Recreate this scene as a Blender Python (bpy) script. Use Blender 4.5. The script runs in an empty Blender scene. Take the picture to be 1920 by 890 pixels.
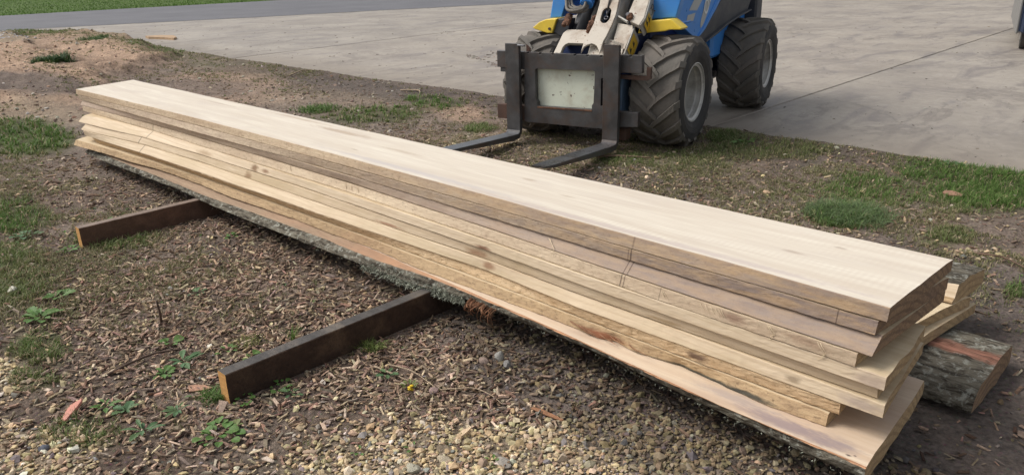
import bpy, bmesh, math, random
import numpy as np
from mathutils import Vector, Matrix, Euler
R = math.radians
rng = np.random.default_rng(7)
random.seed(7)
scene = bpy.context.scene
COL = scene.collection

# ------------------------------------------------------------------ camera, sky, sun
# world axes: X runs along the timber stack (right end at about x=-0.6), Y across it, Z up, metres
cam = bpy.data.cameras.new("camera"); camo = bpy.data.objects.new("camera", cam); COL.objects.link(camo)
ir = Vector((0.7164971, 0.69719514, -0.02347002)); iu = Vector((-0.22393415, 0.26173713, 0.93880092)); fw = Vector((-0.66067041, 0.6673924, -0.34365969))
M = Matrix((ir, iu, -fw)).transposed().to_4x4(); M.translation = (0, 0, 1.5)
camo.matrix_world = M
cam.sensor_width = 36; cam.lens = 36 * 1420 / 1920; cam.clip_start = .05; cam.clip_end = 2000
scene.camera = camo
SUN_EL = 50; SUN_DIR = Vector((-.82, -.57, 0)).normalized()      # towards the sun, beyond the left end of the stack
world = bpy.data.worlds.new("World"); scene.world = world; world.use_nodes = True
wn = world.node_tree; wn.nodes.clear()
sky = wn.nodes.new('ShaderNodeTexSky'); sky.sky_type = 'NISHITA'; sky.sun_disc = False
sky.sun_elevation = R(SUN_EL); sky.sun_rotation = math.atan2(SUN_DIR.x, SUN_DIR.y)
sky.air_density = 1.0; sky.dust_density = 4.0; sky.ozone_density = 1.0
hs = wn.nodes.new('ShaderNodeHueSaturation'); hs.inputs['Saturation'].default_value = .30
bg = wn.nodes.new('ShaderNodeBackground'); bg.inputs['Strength'].default_value = .115
wo = wn.nodes.new('ShaderNodeOutputWorld')
wn.links.new(sky.outputs[0], hs.inputs['Color']); wn.links.new(hs.outputs[0], bg.inputs[0]); wn.links.new(bg.outputs[0], wo.inputs[0])
sl = bpy.data.lights.new("sun", 'SUN'); sl.energy = 1.5; sl.angle = R(28); sl.color = (1, .95, .89)
so = bpy.data.objects.new("sun", sl); COL.objects.link(so)
sd = Vector((SUN_DIR.x * math.cos(R(SUN_EL)), SUN_DIR.y * math.cos(R(SUN_EL)), math.sin(R(SUN_EL))))
so.rotation_euler = (-sd).to_track_quat('-Z', 'Y').to_euler(); so.location = (0, 0, 20)
scene.view_settings.view_transform = 'Standard'; scene.view_settings.look = 'None'
scene.view_settings.exposure = 0.46; scene.view_settings.gamma = 1

# ------------------------------------------------------------------ helpers
def tag(o, label=None, cat=None, group=None, kind=None):
    if label: o['label'] = label
    if cat: o['category'] = cat
    if group: o['group'] = group
    if kind: o['kind'] = kind
    return o
def empty(name, loc=(0, 0, 0), rz=0, parent=None):
    o = bpy.data.objects.new(name, None); COL.objects.link(o); o.location = loc; o.rotation_euler = (0, 0, rz)
    o.empty_display_size = .1
    if parent: o.parent = parent
    return o
def link(name, me, mats, parent=None, loc=(0, 0, 0)):
    if not isinstance(mats, (list, tuple)): mats = [mats]
    if not me.materials:
        for m in mats: me.materials.append(m)
    o = bpy.data.objects.new(name, me); COL.objects.link(o); o.location = loc
    if parent: o.parent = parent
    return o
def mesh_np(name, V, F, cols=None, smooth=False, mi=None):
    """V (n,3), F (m,k) all same k, cols (n,3)"""
    V = np.asarray(V, np.float32); F = np.asarray(F, np.int32)
    me = bpy.data.meshes.new(name)
    me.vertices.add(len(V)); me.vertices.foreach_set('co', V.ravel())
    k = F.shape[1]; me.loops.add(F.size); me.loops.foreach_set('vertex_index', F.ravel())
    me.polygons.add(len(F)); me.polygons.foreach_set('loop_start', np.arange(0, F.size, k, dtype=np.int32))
    try: me.polygons.foreach_set('loop_total', np.full(len(F), k, np.int32))
    except Exception: pass
    me.polygons.foreach_set('use_smooth', np.full(len(F), smooth, bool))
    if mi is not None: me.polygons.foreach_set('material_index', np.asarray(mi, np.int32))
    if cols is not None:
        a = me.color_attributes.new('col', 'FLOAT_COLOR', 'POINT')
        c = np.ones((len(V), 4), np.float32); c[:, :3] = cols; a.data.foreach_set('color', c.ravel())
    me.update(calc_edges=True); me.validate()
    return me
def bm_mesh(name, bm, smooth=False):
    bmesh.ops.recalc_face_normals(bm, faces=bm.faces)
    me = bpy.data.meshes.new(name); bm.to_mesh(me); bm.free()
    if smooth:
        me.polygons.foreach_set('use_smooth', np.ones(len(me.polygons), bool))
    return me
def hash2(i, j, s):
    n = (i.astype(np.int64) * 374761393 + j.astype(np.int64) * 668265263 + s * 974634777) & 0xffffffff
    n = ((n ^ (n >> 13)) * 1274126177) & 0xffffffff
    return ((n ^ (n >> 16)) & 0xffff) / 65535.0
def vn(x, y, s=0):
    x = np.asarray(x, float); y = np.asarray(y, float) + 0 * x
    i = np.floor(x); j = np.floor(y); fx = x - i; fy = y - j; fx = fx * fx * (3 - 2 * fx); fy = fy * fy * (3 - 2 * fy)
    i = i.astype(np.int64); j = j.astype(np.int64)
    a = hash2(i, j, s); b = hash2(i + 1, j, s); c = hash2(i, j + 1, s); d = hash2(i + 1, j + 1, s)
    return (a + (b - a) * fx) * (1 - fy) + (c + (d - c) * fx) * fy
def fbm(x, y, s=0, o=4):
    t = 0; a = .5
    for k in range(o):
        t = t + a * vn(np.asarray(x) * 2 ** k, np.asarray(y) * 2 ** k, s + k * 17); a *= .5
    return t / (1 - .5 ** o)          # 0..1
def ss(e0, e1, x):
    t = np.clip((x - e0) / (e1 - e0), 0, 1); return t * t * (3 - 2 * t)

# ---- materials
class NT:
    def __init__(s, name, rough=.8, spec=.3):
        s.m = bpy.data.materials.new(name); s.m.use_nodes = True; s.t = s.m.node_tree
        s.b = s.t.nodes['Principled BSDF']; s.b.inputs['Roughness'].default_value = rough; s.b.inputs['Specular IOR Level'].default_value = spec
    def n(s, ty, **kw):
        x = s.t.nodes.new(ty)
        for k, v in kw.items():
            if k.startswith('i_'):
                key = k[2:].replace('_', ' ')
                x.inputs[key].default_value = v
            else: setattr(x, k, v)
        return x
    def l(s, a, b): s.t.links.new(a, b)
    def coords(s, scale=(1, 1, 1), kind='Object', rand=0.0, loc=(0, 0, 0)):
        tc = s.n('ShaderNodeTexCoord'); mp = s.n('ShaderNodeMapping'); mp.inputs['Scale'].default_value = scale; mp.inputs['Location'].default_value = loc
        src = tc.outputs[kind]
        if rand:
            oi = s.n('ShaderNodeObjectInfo'); ma = s.n('ShaderNodeMath', operation='MULTIPLY'); ma.inputs[1].default_value = rand; s.l(oi.outputs['Random'], ma.inputs[0])
            va = s.n('ShaderNodeVectorMath', operation='ADD'); s.l(src, va.inputs[0]); s.l(ma.outputs[0], va.inputs[1]); src = va.outputs[0]
        s.l(src, mp.inputs['Vector']); return mp.outputs[0]
    def noise(s, vec, scale=5, detail=5, rough=.55, dist=0):
        x = s.n('ShaderNodeTexNoise'); x.inputs['Scale'].default_value = scale; x.inputs['Detail'].default_value = detail
        x.inputs['Roughness'].default_value = rough; x.inputs['Distortion'].default_value = dist
        if vec is not None: s.l(vec, x.inputs['Vector'])
        return x.outputs['Fac']
    def ramp(s, fac, stops, interp='LINEAR'):
        x = s.n('ShaderNodeValToRGB'); x.color_ramp.interpolation = interp; e = x.color_ramp.elements
        while len(e) < len(stops): e.new(.5)
        for el, (p, c) in zip(e, stops):
            el.position = p; el.color = (*c, 1) if isinstance(c, tuple) else (c, c, c, 1)
        s.l(fac, x.inputs[0]); return x.outputs[0]
    def mix(s, fac, a, b, mode='MIX'):
        x = s.n('ShaderNodeMix', data_type='RGBA', blend_type=mode)
        for sock, v in ((x.inputs[0], fac), (x.inputs[6], a), (x.inputs[7], b)):
            if isinstance(v, (int, float)): sock.default_value = v
            elif isinstance(v, tuple): sock.default_value = (*v, 1)
            else: s.l(v, sock)
        return x.outputs[2]
    def math(s, op, a, b=None, c=None):
        x = s.n('ShaderNodeMath', operation=op)
        for i, v in enumerate((a, b, c)):
            if v is None: continue
            if isinstance(v, (int, float)): x.inputs[i].default_value = v
            else: s.l(v, x.inputs[i])
        return x.outputs[0]
    def bump(s, h, strength=.3, dist=.01):
        x = s.n('ShaderNodeBump'); x.inputs['Strength'].default_value = strength; x.inputs['Distance'].default_value = dist
        s.l(h, x.inputs['Height']); s.l(x.outputs[0], s.b.inputs['Normal']); return x
    def color(s, c):
        if isinstance(c, tuple): s.b.inputs['Base Color'].default_value = (*c, 1)
        else: s.l(c, s.b.inputs['Base Color'])
        return s

def wood(name, base, dark, streak=.35, blotch=None, blotch_amt=.5, rough=.75, spots=(), marks=(), gscale=1.0, fleck=0, flow=0., endgrey=None, bumps=.35, saw=0., rings=0., patch=None):
    """sawn timber; grain runs along X. spots: (x,y,z,rx,ry,rz,color,amount); marks: x of saw nicks"""
    t = NT(name, rough, .25)
    v = t.coords((.55 * gscale, 9 * gscale, 13 * gscale), rand=9)
    g1 = t.noise(v, 1.6, 7, .6, .8 + flow)
    v2 = t.coords((7, 120, 120), rand=5); g2 = t.noise(v2, 1, 3, .6)
    v3 = t.coords((1.3, 4, 5), rand=3); g3 = t.noise(v3, 1.4, 4, .6, .4)
    c = t.mix(t.ramp(g1, [(.36, 0.), (.62, 1.)]), base, tuple(b + (d - b) * streak for b, d in zip(base, dark)))
    c = t.mix(t.math('MULTIPLY', t.ramp(g2, [(.38, 1.), (.6, 0.)]), .30), c, dark)
    c = t.mix(t.math('MULTIPLY', t.ramp(g3, [(.5, 0.), (.68, 1.)]), blotch_amt), c, blotch or dark)
    if flow:      # cathedral grain lines
        w = t.n('ShaderNodeTexWave', wave_type='BANDS', bands_direction='Z'); w.inputs['Scale'].default_value = 7.; w.inputs['Distortion'].default_value = 9; w.inputs['Detail'].default_value = 2; w.inputs['Detail Scale'].default_value = .6
        t.l(t.coords((.35, 1.6, 2.2), rand=4), w.inputs['Vector'])
        c = t.mix(t.math('MULTIPLY', t.ramp(w.outputs['Fac'], [(.0, 1.), (.28, 0.)]), .45), c, dark)
    if fleck:     # torn fibre pits
        vf = t.coords((30, 60, 45), rand=2); f = t.noise(vf, 1.6, 4, .7)
        c = t.mix(t.math('MULTIPLY', t.ramp(f, [(.56, 0.), (.66, 1.)]), fleck), c, tuple(d * .55 for d in dark))
        f2 = t.noise(t.coords((9, 26, 20), rand=6), 2.2, 5, .7)
        c = t.mix(t.math('MULTIPLY', t.ramp(f2, [(.5, 0.), (.62, 1.)]), fleck * .7), c, dark)
    if rings:     # growth rings on a cut end
        wr = t.n('ShaderNodeTexWave', wave_type='RINGS', rings_direction='X'); wr.inputs['Scale'].default_value = 11; wr.inputs['Distortion'].default_value = 2.2; wr.inputs['Detail'].default_value = 3; t.l(t.coords((.2, 1, 1), rand=.25, loc=(0, -.25, .22)), wr.inputs['Vector'])
        c = t.mix(t.math('MULTIPLY', t.ramp(wr.outputs['Fac'], [(.1, 1.), (.5, 0.)]), rings), c, tuple(d * .8 for d in dark))
        ks = t.noise(t.coords((1, 22, 90), rand=2), 3, 4, .7); c = t.mix(t.math('MULTIPLY', t.ramp(ks, [(.55, 0.), (.68, 1.)]), .55), c, tuple(min(1, b * 1.3) for b in base))
    if saw:       # circular saw kerf lines across the face
        ws = t.n('ShaderNodeTexWave', wave_type='BANDS', bands_direction='X'); ws.inputs['Scale'].default_value = 14; ws.inputs['Distortion'].default_value = 2.5; ws.inputs['Detail'].default_value = 3; t.l(t.coords((1, .35, .2), rand=2), ws.inputs['Vector'])
        sm = t.ramp(t.noise(t.coords((1.2, 5, 5), rand=8), 2, 4, .6), [(.4, 0.), (.62, 1.)])
        c = t.mix(t.math('MULTIPLY', t.math('MULTIPLY', ws.outputs['Fac'], sm), saw), c, dark)
    if endgrey:   # weathering and dirt, plus painted-in shading, towards one end (x0 -> x1 ), colour
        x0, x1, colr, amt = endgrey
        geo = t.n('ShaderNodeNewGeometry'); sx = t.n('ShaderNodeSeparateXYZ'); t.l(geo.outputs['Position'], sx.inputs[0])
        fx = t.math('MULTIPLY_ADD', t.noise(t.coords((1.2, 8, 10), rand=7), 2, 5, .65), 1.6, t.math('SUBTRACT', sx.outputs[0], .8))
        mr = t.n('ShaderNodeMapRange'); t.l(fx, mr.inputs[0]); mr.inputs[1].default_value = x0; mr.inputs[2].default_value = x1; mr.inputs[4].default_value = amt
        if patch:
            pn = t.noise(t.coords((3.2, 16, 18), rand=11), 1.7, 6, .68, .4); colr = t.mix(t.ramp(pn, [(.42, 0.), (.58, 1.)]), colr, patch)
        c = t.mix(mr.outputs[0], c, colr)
    geo = t.n('ShaderNodeNewGeometry') if (spots or marks) else None
    for (sx_, sy_, sz_, rx, ry, rz, cc, am) in spots:
        dv = t.n('ShaderNodeVectorMath', operation='SUBTRACT'); t.l(geo.outputs['Position'], dv.inputs[0]); dv.inputs[1].default_value = (sx_, sy_, sz_)
        dm = t.n('ShaderNodeVectorMath', operation='MULTIPLY'); t.l(dv.outputs[0], dm.inputs[0]); dm.inputs[1].default_value = (1 / rx, 1 / ry, 1 / rz)
        ln = t.n('ShaderNodeVectorMath', operation='LENGTH'); t.l(dm.outputs[0], ln.inputs[0])
        d = t.math('ADD', ln.outputs['Value'], t.math('MULTIPLY', t.math('SUBTRACT', t.noise(t.coords((9, 30, 30)), 2, 5, .7), .5), 1.5))
        c = t.mix(t.math('MULTIPLY', t.ramp(d, [(.35, 1.), (1., 0.)]), am), c, cc)
    if marks:
        sx = t.n('ShaderNodeSeparateXYZ'); t.l(geo.outputs['Position'], sx.inputs[0])
        for (mx, wd, am) in marks:
            wob = t.math('MULTIPLY', t.math('SUBTRACT', t.noise(t.coords((3, 3, 30)), 2, 3), .5), .003)
            dd = t.math('ABSOLUTE', t.math('ADD', t.math('SUBTRACT', sx.outputs[0], mx), wob))
            c = t.mix(t.math('MULTIPLY', t.ramp(t.math('DIVIDE', dd, wd), [(.3, 1.), (1., 0.)]), am), c, (.05, .03, .025))
    t.color(c)
    hh = t.math('ADD', t.math('MULTIPLY', g2, .5), t.math('MULTIPLY', t.noise(t.coords((60, 60, 60), rand=1), 2, 5, .7), 1.0 if fleck else .5))
    t.bump(hh, bumps, .004)
    return t.m

def plain(name, col, rough=.5, metal=0., var=.15, scale=8, dirt=None, dirt_amt=.5, bump=.05, spec=.4, chips=None, dirt_scale=1.):
    t = NT(name, rough, spec); t.b.inputs['Metallic'].default_value = metal
    v = t.coords(rand=4); n1 = t.noise(v, scale, 6, .65)
    c = t.mix(t.ramp(n1, [(.3, 0.), (.7, 1.)]), tuple(x * (1 - var) for x in col), tuple(min(1, x * (1 + var)) for x in col))
    if dirt:
        n2 = t.noise(v, 3.2 * dirt_scale, 7, .72, .5); c = t.mix(t.math('MULTIPLY', t.ramp(n2, [(.47, 0.), (.63, 1.)]), dirt_amt), c, dirt)
    if chips:
        n3 = t.noise(v, 27, 3, .6); c = t.mix(t.ramp(n3, [(.66, 0.), (.69, 1.)]), c, chips)
    t.color(c)
    rr = t.ramp(n1, [(.3, max(0, rough - .12)), (.7, min(1, rough + .12))]); t.l(rr, t.b.inputs['Roughness'])
    t.bump(t.noise(v, scale * 6, 4, .6), bump, .01)
    return t.m

def vcol_mat(name, rough=.9, var=.5, nscale=60, bump=.4, bdist=.01, spec=.2, trans=0.):
    t = NT(name, rough, spec)
    at = t.n('ShaderNodeVertexColor', layer_name='col'); v = t.coords()
    n = t.noise(v, nscale, 5, .65)
    c = t.mix(1.0, at.outputs[0], t.ramp(n, [(.3, 1 - var), (.7, 1 + var * .6)]), 'MULTIPLY')
    t.color(c); t.bump(t.noise(v, nscale * 1.7, 5, .7), bump, bdist)
    return t.m
BARKCOL = dict(a=(.20, .18, .14), b=(.055, .046, .036), c=(.42, .42, .36))
def bark_mat(name, sc=1., red=None):
    t = NT(name, .95, .1)
    v = t.coords((3 * sc, 14 * sc, 14 * sc), rand=4); n = t.noise(v, 3, 8, .7, .6)
    v2 = t.coords((20, 20, 20), rand=2); n2 = t.noise(v2, 1.5, 6, .7)
    c = t.mix(t.ramp(n, [(.40, 0.), (.56, 1.)]), BARKCOL['b'], BARKCOL['a'])
    c = t.mix(t.math('MULTIPLY', t.ramp(n2, [(.52, 0.), (.62, 1.)]), .75), c, BARKCOL['c'])
    if red:
        sn = t.noise(t.coords((2, 60, 60), rand=6), 2, 4, .6)
        geo = t.n('ShaderNodeNewGeometry'); sx = t.n('ShaderNodeSeparateXYZ'); t.l(geo.outputs['Position'], sx.inputs[0])
        dd = t.math('ABSOLUTE', t.math('SUBTRACT', sx.outputs[1], 2.945)); dd = t.math('ADD', dd, t.math('MULTIPLY', t.math('SUBTRACT', t.noise(t.coords((4, 16, 16), rand=6), 2, 6, .7), .5), .09))
        c = t.mix(t.math('MULTIPLY', t.ramp(dd, [(.032, 1.), (.05, 0.)]), .92), c, t.mix(t.ramp(sn, [(.35, 0.), (.65, 1.)]), tuple(q * .45 for q in red), tuple(q * 1.35 for q in red)))
    t.color(c); t.bump(t.math('ADD', n, t.math('MULTIPLY', n2, .6)), .9, .02)
    return t.m

def plate(outline, holes=(), th=.02, bevel=.003, name='plate', res=1):
    """flat plate from a 2-D outline with holes, extruded -th..0 along local Z, real bevel"""
    cu = bpy.data.curves.new(name, 'CURVE'); cu.dimensions = '2D'; cu.fill_mode = 'BOTH'
    for poly in [outline] + list(holes):
        sp = cu.splines.new('POLY'); sp.points.add(len(poly) - 1)
        for p, (x, y) in zip(sp.points, poly): p.co = (x, y, 0, 1)
        sp.use_cyclic_u = True
    cu.extrude = max(th / 2 - bevel, .0005); cu.bevel_depth = bevel; cu.bevel_resolution = res; cu.offset = -bevel
    o = bpy.data.objects.new('tmp', cu); COL.objects.link(o)
    dg = bpy.context.evaluated_depsgraph_get(); me = bpy.data.meshes.new_from_object(o.evaluated_get(dg))
    bpy.data.objects.remove(o); me.materials.clear()
    me.transform(Matrix.Translation((0, 0, -th / 2)))
    me.polygons.foreach_set('use_smooth', np.zeros(len(me.polygons), bool))
    return me
def rounded(poly, r, seg=4):
    out = []; n = len(poly)
    for i in range(n):
        p = Vector(poly[i]); a = Vector(poly[i - 1]) - p; b = Vector(poly[(i + 1) % n]) - p
        rr = min(r, a.length * .45, b.length * .45); p0 = p + a.normalized() * rr; p1 = p + b.normalized() * rr
        for k in range(seg + 1):
            t = k / seg; q = p0 * (1 - t) ** 2 + p * 2 * t * (1 - t) + p1 * t * t; out.append((q.x, q.y))
    return out
def box_bm(bm, x0, x1, y0, y1, z0, z1, bev=.004, mat=None):
    r = bmesh.ops.create_cube(bm, size=1); vs = r['verts']
    for v in vs: v.co = Vector((x0 + (v.co.x + .5) * (x1 - x0), y0 + (v.co.y + .5) * (y1 - y0), z0 + (v.co.z + .5) * (z1 - z0)))
    if bev:
        es = list({e for v in vs for e in v.link_edges}); rb = bmesh.ops.bevel(bm, geom=es, offset=bev, segments=1, affect='EDGES', profile=.5); vs = list({v for f in rb['faces'] for v in f.verts} | {v for v in vs if v.is_valid})
    if mat is not None: bmesh.ops.transform(bm, matrix=mat, verts=vs)
    return vs
def box(name, x0, x1, y0, y1, z0, z1, m, parent=None, bev=.004):
    bm = bmesh.new(); box_bm(bm, x0, x1, y0, y1, z0, z1, bev); return link(name, bm_mesh(name, bm), m, parent)
def tube_np(pts, rad, seg=8):
    """returns V,F for a tube along pts; rad scalar or list"""
    pts = [Vector(p) for p in pts]; n = len(pts); V = []; F = []
    rads = rad if isinstance(rad, (list, tuple)) else [rad] * n
    up = Vector((0, 0, 1)) if abs((pts[-1] - pts[0]).normalized().z) < .9 else Vector((1, 0, 0))
    for i, p in enumerate(pts):
        d = (pts[min(i + 1, n - 1)] - pts[max(i - 1, 0)]).normalized(); s = d.cross(up)
        if s.length < 1e-3: s = d.cross(Vector((0, 1, 0)))
        s.normalize(); u = s.cross(d).normalized()
        for k in range(seg):
            a = 2 * math.pi * k / seg; V.append(p + (s * math.cos(a) + u * math.sin(a)) * rads[i])
    for i in range(n - 1):
        for k in range(seg):
            a = i * seg + k; b = i * seg + (k + 1) % seg; F.append((a, b, b + seg, a + seg))
    return V, F
def tube(name, pts, rad, m, parent=None, seg=8, loc=(0, 0, 0)):
    V, F = tube_np(pts, rad, seg); n = len(V)
    me = bpy.data.meshes.new(name); me.from_pydata([tuple(v) for v in V], [], [tuple(f) for f in F] + [tuple(range(seg))[::-1], tuple(range(n - seg, n))]); me.update()
    me.polygons.foreach_set('use_smooth', [len(p.vertices) == 4 for p in me.polygons])
    return link(name, me, m, parent, loc)
def smooth_path(pts, k=6):
    pts = [Vector(p) for p in pts]; out = []
    for i in range(len(pts) - 1):
        p0 = pts[max(i - 1, 0)]; p1 = pts[i]; p2 = pts[i + 1]; p3 = pts[min(i + 2, len(pts) - 1)]
        for j in range(k):
            t = j / k; out.append(.5 * ((2 * p1) + (p2 - p0) * t + (2 * p0 - 5 * p1 + 4 * p2 - p3) * t * t + (3 * p1 - p0 - 3 * p2 + p3) * t ** 3))
    out.append(pts[-1]); return out
def cyl(name, c, axis, r, h, m, parent=None, seg=20, r2=None, bev=True):
    ax = Vector(axis).normalized(); c = Vector(c); r2 = r if r2 is None else r2
    return tube(name, [c - ax * h / 2, c - ax * (h / 2 - .001), c + ax * (h / 2 - .001), c + ax * h / 2], [r * .97, r, r2, r2 * .97], m, parent, seg)

# ------------------------------------------------------------------ zones of the yard (centre x,y, two half-axes)
GRASS = [(-8.45, 1.92, 0.3, 0.24, -0.88, 0.23,1.6), (-5.71, 1.1, 0.15, 0.13, -0.43, 0.11,1.), (-4.63, 0.81, 0.15, 0.14, -0.5, 0.12,1.), (-3.24, 0.54, 0.07, 0.06, -0.1, 0.02,.8), (-3.53, 0.65, 0.11, 0.09, -0.18, 0.05,1.), (-4.76, 1.37, 0.18, 0.15, -0.19, 0.07,.9),(-13.0, 3.42, 0.12, 0.08, -0.33, 0.1,2.), (-16.93, 5.48, 0.25, 0.16, -0.6, 0.2,1.6), (-15.41, 5.79, 0.58, 0.37, -1.08, 0.43,.8), (-21.42, 5.37, 0.8, 0.47, -1.91, 0.51,.9), (-6.56, 4.61, 0.41, 0.31, -0.36, 0.26,.9), (-6.49, 5.45, 0.2, 0.15, -0.3, 0.23,1.1), (-7.33, 4.4, 0.1, 0.07, -0.23, 0.15,1.1), (-5.24, 4.89, 0.1, 0.08, -0.12, 0.11,1.2), (-1.59, 4.48, 0.13, 0.11, -0.07, 0.18,2.), (-1.12, 5.71, 0.24, 0.2, -0.12, 0.5,1.4), (-1.55, 5.8, 0.2, 0.16, -0.09, 0.28,1.1), (-3.45, 4.76, 0.16, 0.13, -0.1, 0.14,.8), (-2.74, 5.66, 0.36, 0.29, -0.12, 0.24,.8), (-1.71, 5.23, 0.24, 0.2, -0.12, 0.34,.7), (-1.06, 4.47, 0.11, 0.09, -0.04, 0.14,.8), (-0.59, 3.92, 0.04, 0.04, -0.02, 0.1,1.), (-3.23, 5.9, 0.09, 0.07, -0.08, 0.15,1.2), (-23.13, 6.33, 1.78, 0.99, -1.78, 0.51,.8), (-2.69, 0.54, 0.11, 0.1, -0.11, 0.03,.6), (-4.86, 2.71, 0.12, 0.1, -0.13, 0.08,.5), (-1.53, 5.22, 0.28, 0.24, -0.11, 0.33,.5), (-3.03, 5.1, 0.28, 0.23, -0.17, 0.27,.5)]
CLAY = [(-13.02, 3.14, 0.86, 0.61, -3.3, 0.88,1.), (-14.74, 4.6, 0.96, 0.64, -2.01, 0.67,1.), (-15.89, 3.4, 0.71, 0.48, -4.97, 1.17,1.), (-18.31, 5.46, 1.24, 0.76, -2.42, 0.76,.8), (-6.13, 5.42, 0.23, 0.17, -0.45, 0.4,.8), (-10.03, 4.66, 0.68, 0.49, -1.32, 0.65,.5), (-7.89, 2.67, 0.27, 0.21, -1.26, 0.47,.4)]
GRAVEL = [(-1.45, 1.44, 0.52, 0.48, -0.16, 0.18,1.), (-1.72, 1.12, 0.26, 0.24, -0.12, 0.09,1.), (-1.0,.8,.45,.4,-.42,.22,1.), (-2.68, 0.39, 0.15, 0.14, -0.18, 0.05,1.), (-18.72, 4.26, 0.44, 0.28, -1.12, 0.27,1.), (-9.53, 2.26, 0.45, 0.35, -0.78, 0.21,.7), (-7.72, 4.85, 0.62, 0.46, -0.68, 0.45,.35), (-3.31, 0.48, 0.05, 0.04, -0.21, 0.05,.8), (-0.85, 4.28, 0.12, 0.1, -0.03, 0.1,.8), (-4.87, 4.54, 0.23, 0.18, -0.19, 0.18,.8)]
DARK = [(-1.15, 2.42, 0.5, 0.47, -0.25, 0.47,1.), (-0.51, 3.1, 0.24, 0.21, -0.39, 0.77,1.), (-1.35, 1.86, 0.62, -0.02, -0.04, 0.17,1.), (-10.23, 4.24, 0.74, 0.53, -0.7, 0.31,.7), (-0.54, 2.1, 0.24, 0.22, -0.16, 0.4,1.), (-11.3, 2.68, 0.73, 0.53, -0.63, 0.17,1.), (-3.08, 4.45, 0.44, 0.36, -0.18, 0.25,.8), (-0.9, 3.8, 0.5, 0.3, -0.3, 0.35,1.), (-7.8, 5.7, 1.8, 0.1, -0.2, 0.3,.8), (-2.0, 1.98, .45, .0, -.05, .22, 1.)]  # dark damp soil; bands along the slab also paint in the shade beneath it
def zone(L, x, y, sharp=1.):
    m = np.zeros_like(x)
    for (cx, cy, ux, uy, vx, vy, am) in L:
        det = ux * vy - uy * vx; dx = x - cx; dy = y - cy
        p = (dx * vy - dy * vx) / det; q = (ux * dy - uy * dx) / det
        r = np.sqrt(p * p + q * q) + .9 * (fbm(x * 2.3, y * 2.3, 5, 3) - .5)
        m = np.maximum(m, am * (1 - ss(.7, 1.5, r)))
    return m
def gh(x, y):
    """ground height"""
    x = np.asarray(x, float); y = np.asarray(y, float)
    near = ss(-24, -6, x)
    h = (fbm(x * 1.1, y * 1.1, 3, 3) - .5) * .05 + (fbm(x * 9, y * 9, 9, 4) - .5) * .022
    h = h * (.35 + .65 * ss(.5, 0, np.exp(-((y - 2.2) / .6) ** 2) * (x > -8) * (x < 0)))
    calm = ss(3.4, 2.8, y) * ss(-6.2, -5.2, x) * ss(1, 0, x); h = h * (1 - .7 * calm) - .031 * calm
    cl = zone(CLAY[:4], x, y); h = h + cl * (.06 + .22 * fbm(x * .9, y * 1.6, 21, 5) + .10 * fbm(x * 3.5, y * 4, 24, 4)) * ss(-9, -11.5, x)
    ed = 6.17 + .14 * (fbm(x * 1.4, x * 0, 31, 5) - .5) + .05 * (fbm(x * 7, y * 3, 33, 3) - .5)
    yard = ss(0, .10, y - ed)
    h = h + .018 * ss(5.6, 6.0, y) + .006
    h = h * (1 - yard) - .05 * yard
    h = h - .03 * ss(-24.3, -25.3, x - .31 * (y - 5.6))     # below the asphalt
    far = ss(-36, -60, x); h = h * (1 - far) + far * (.0)
    return h

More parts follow.
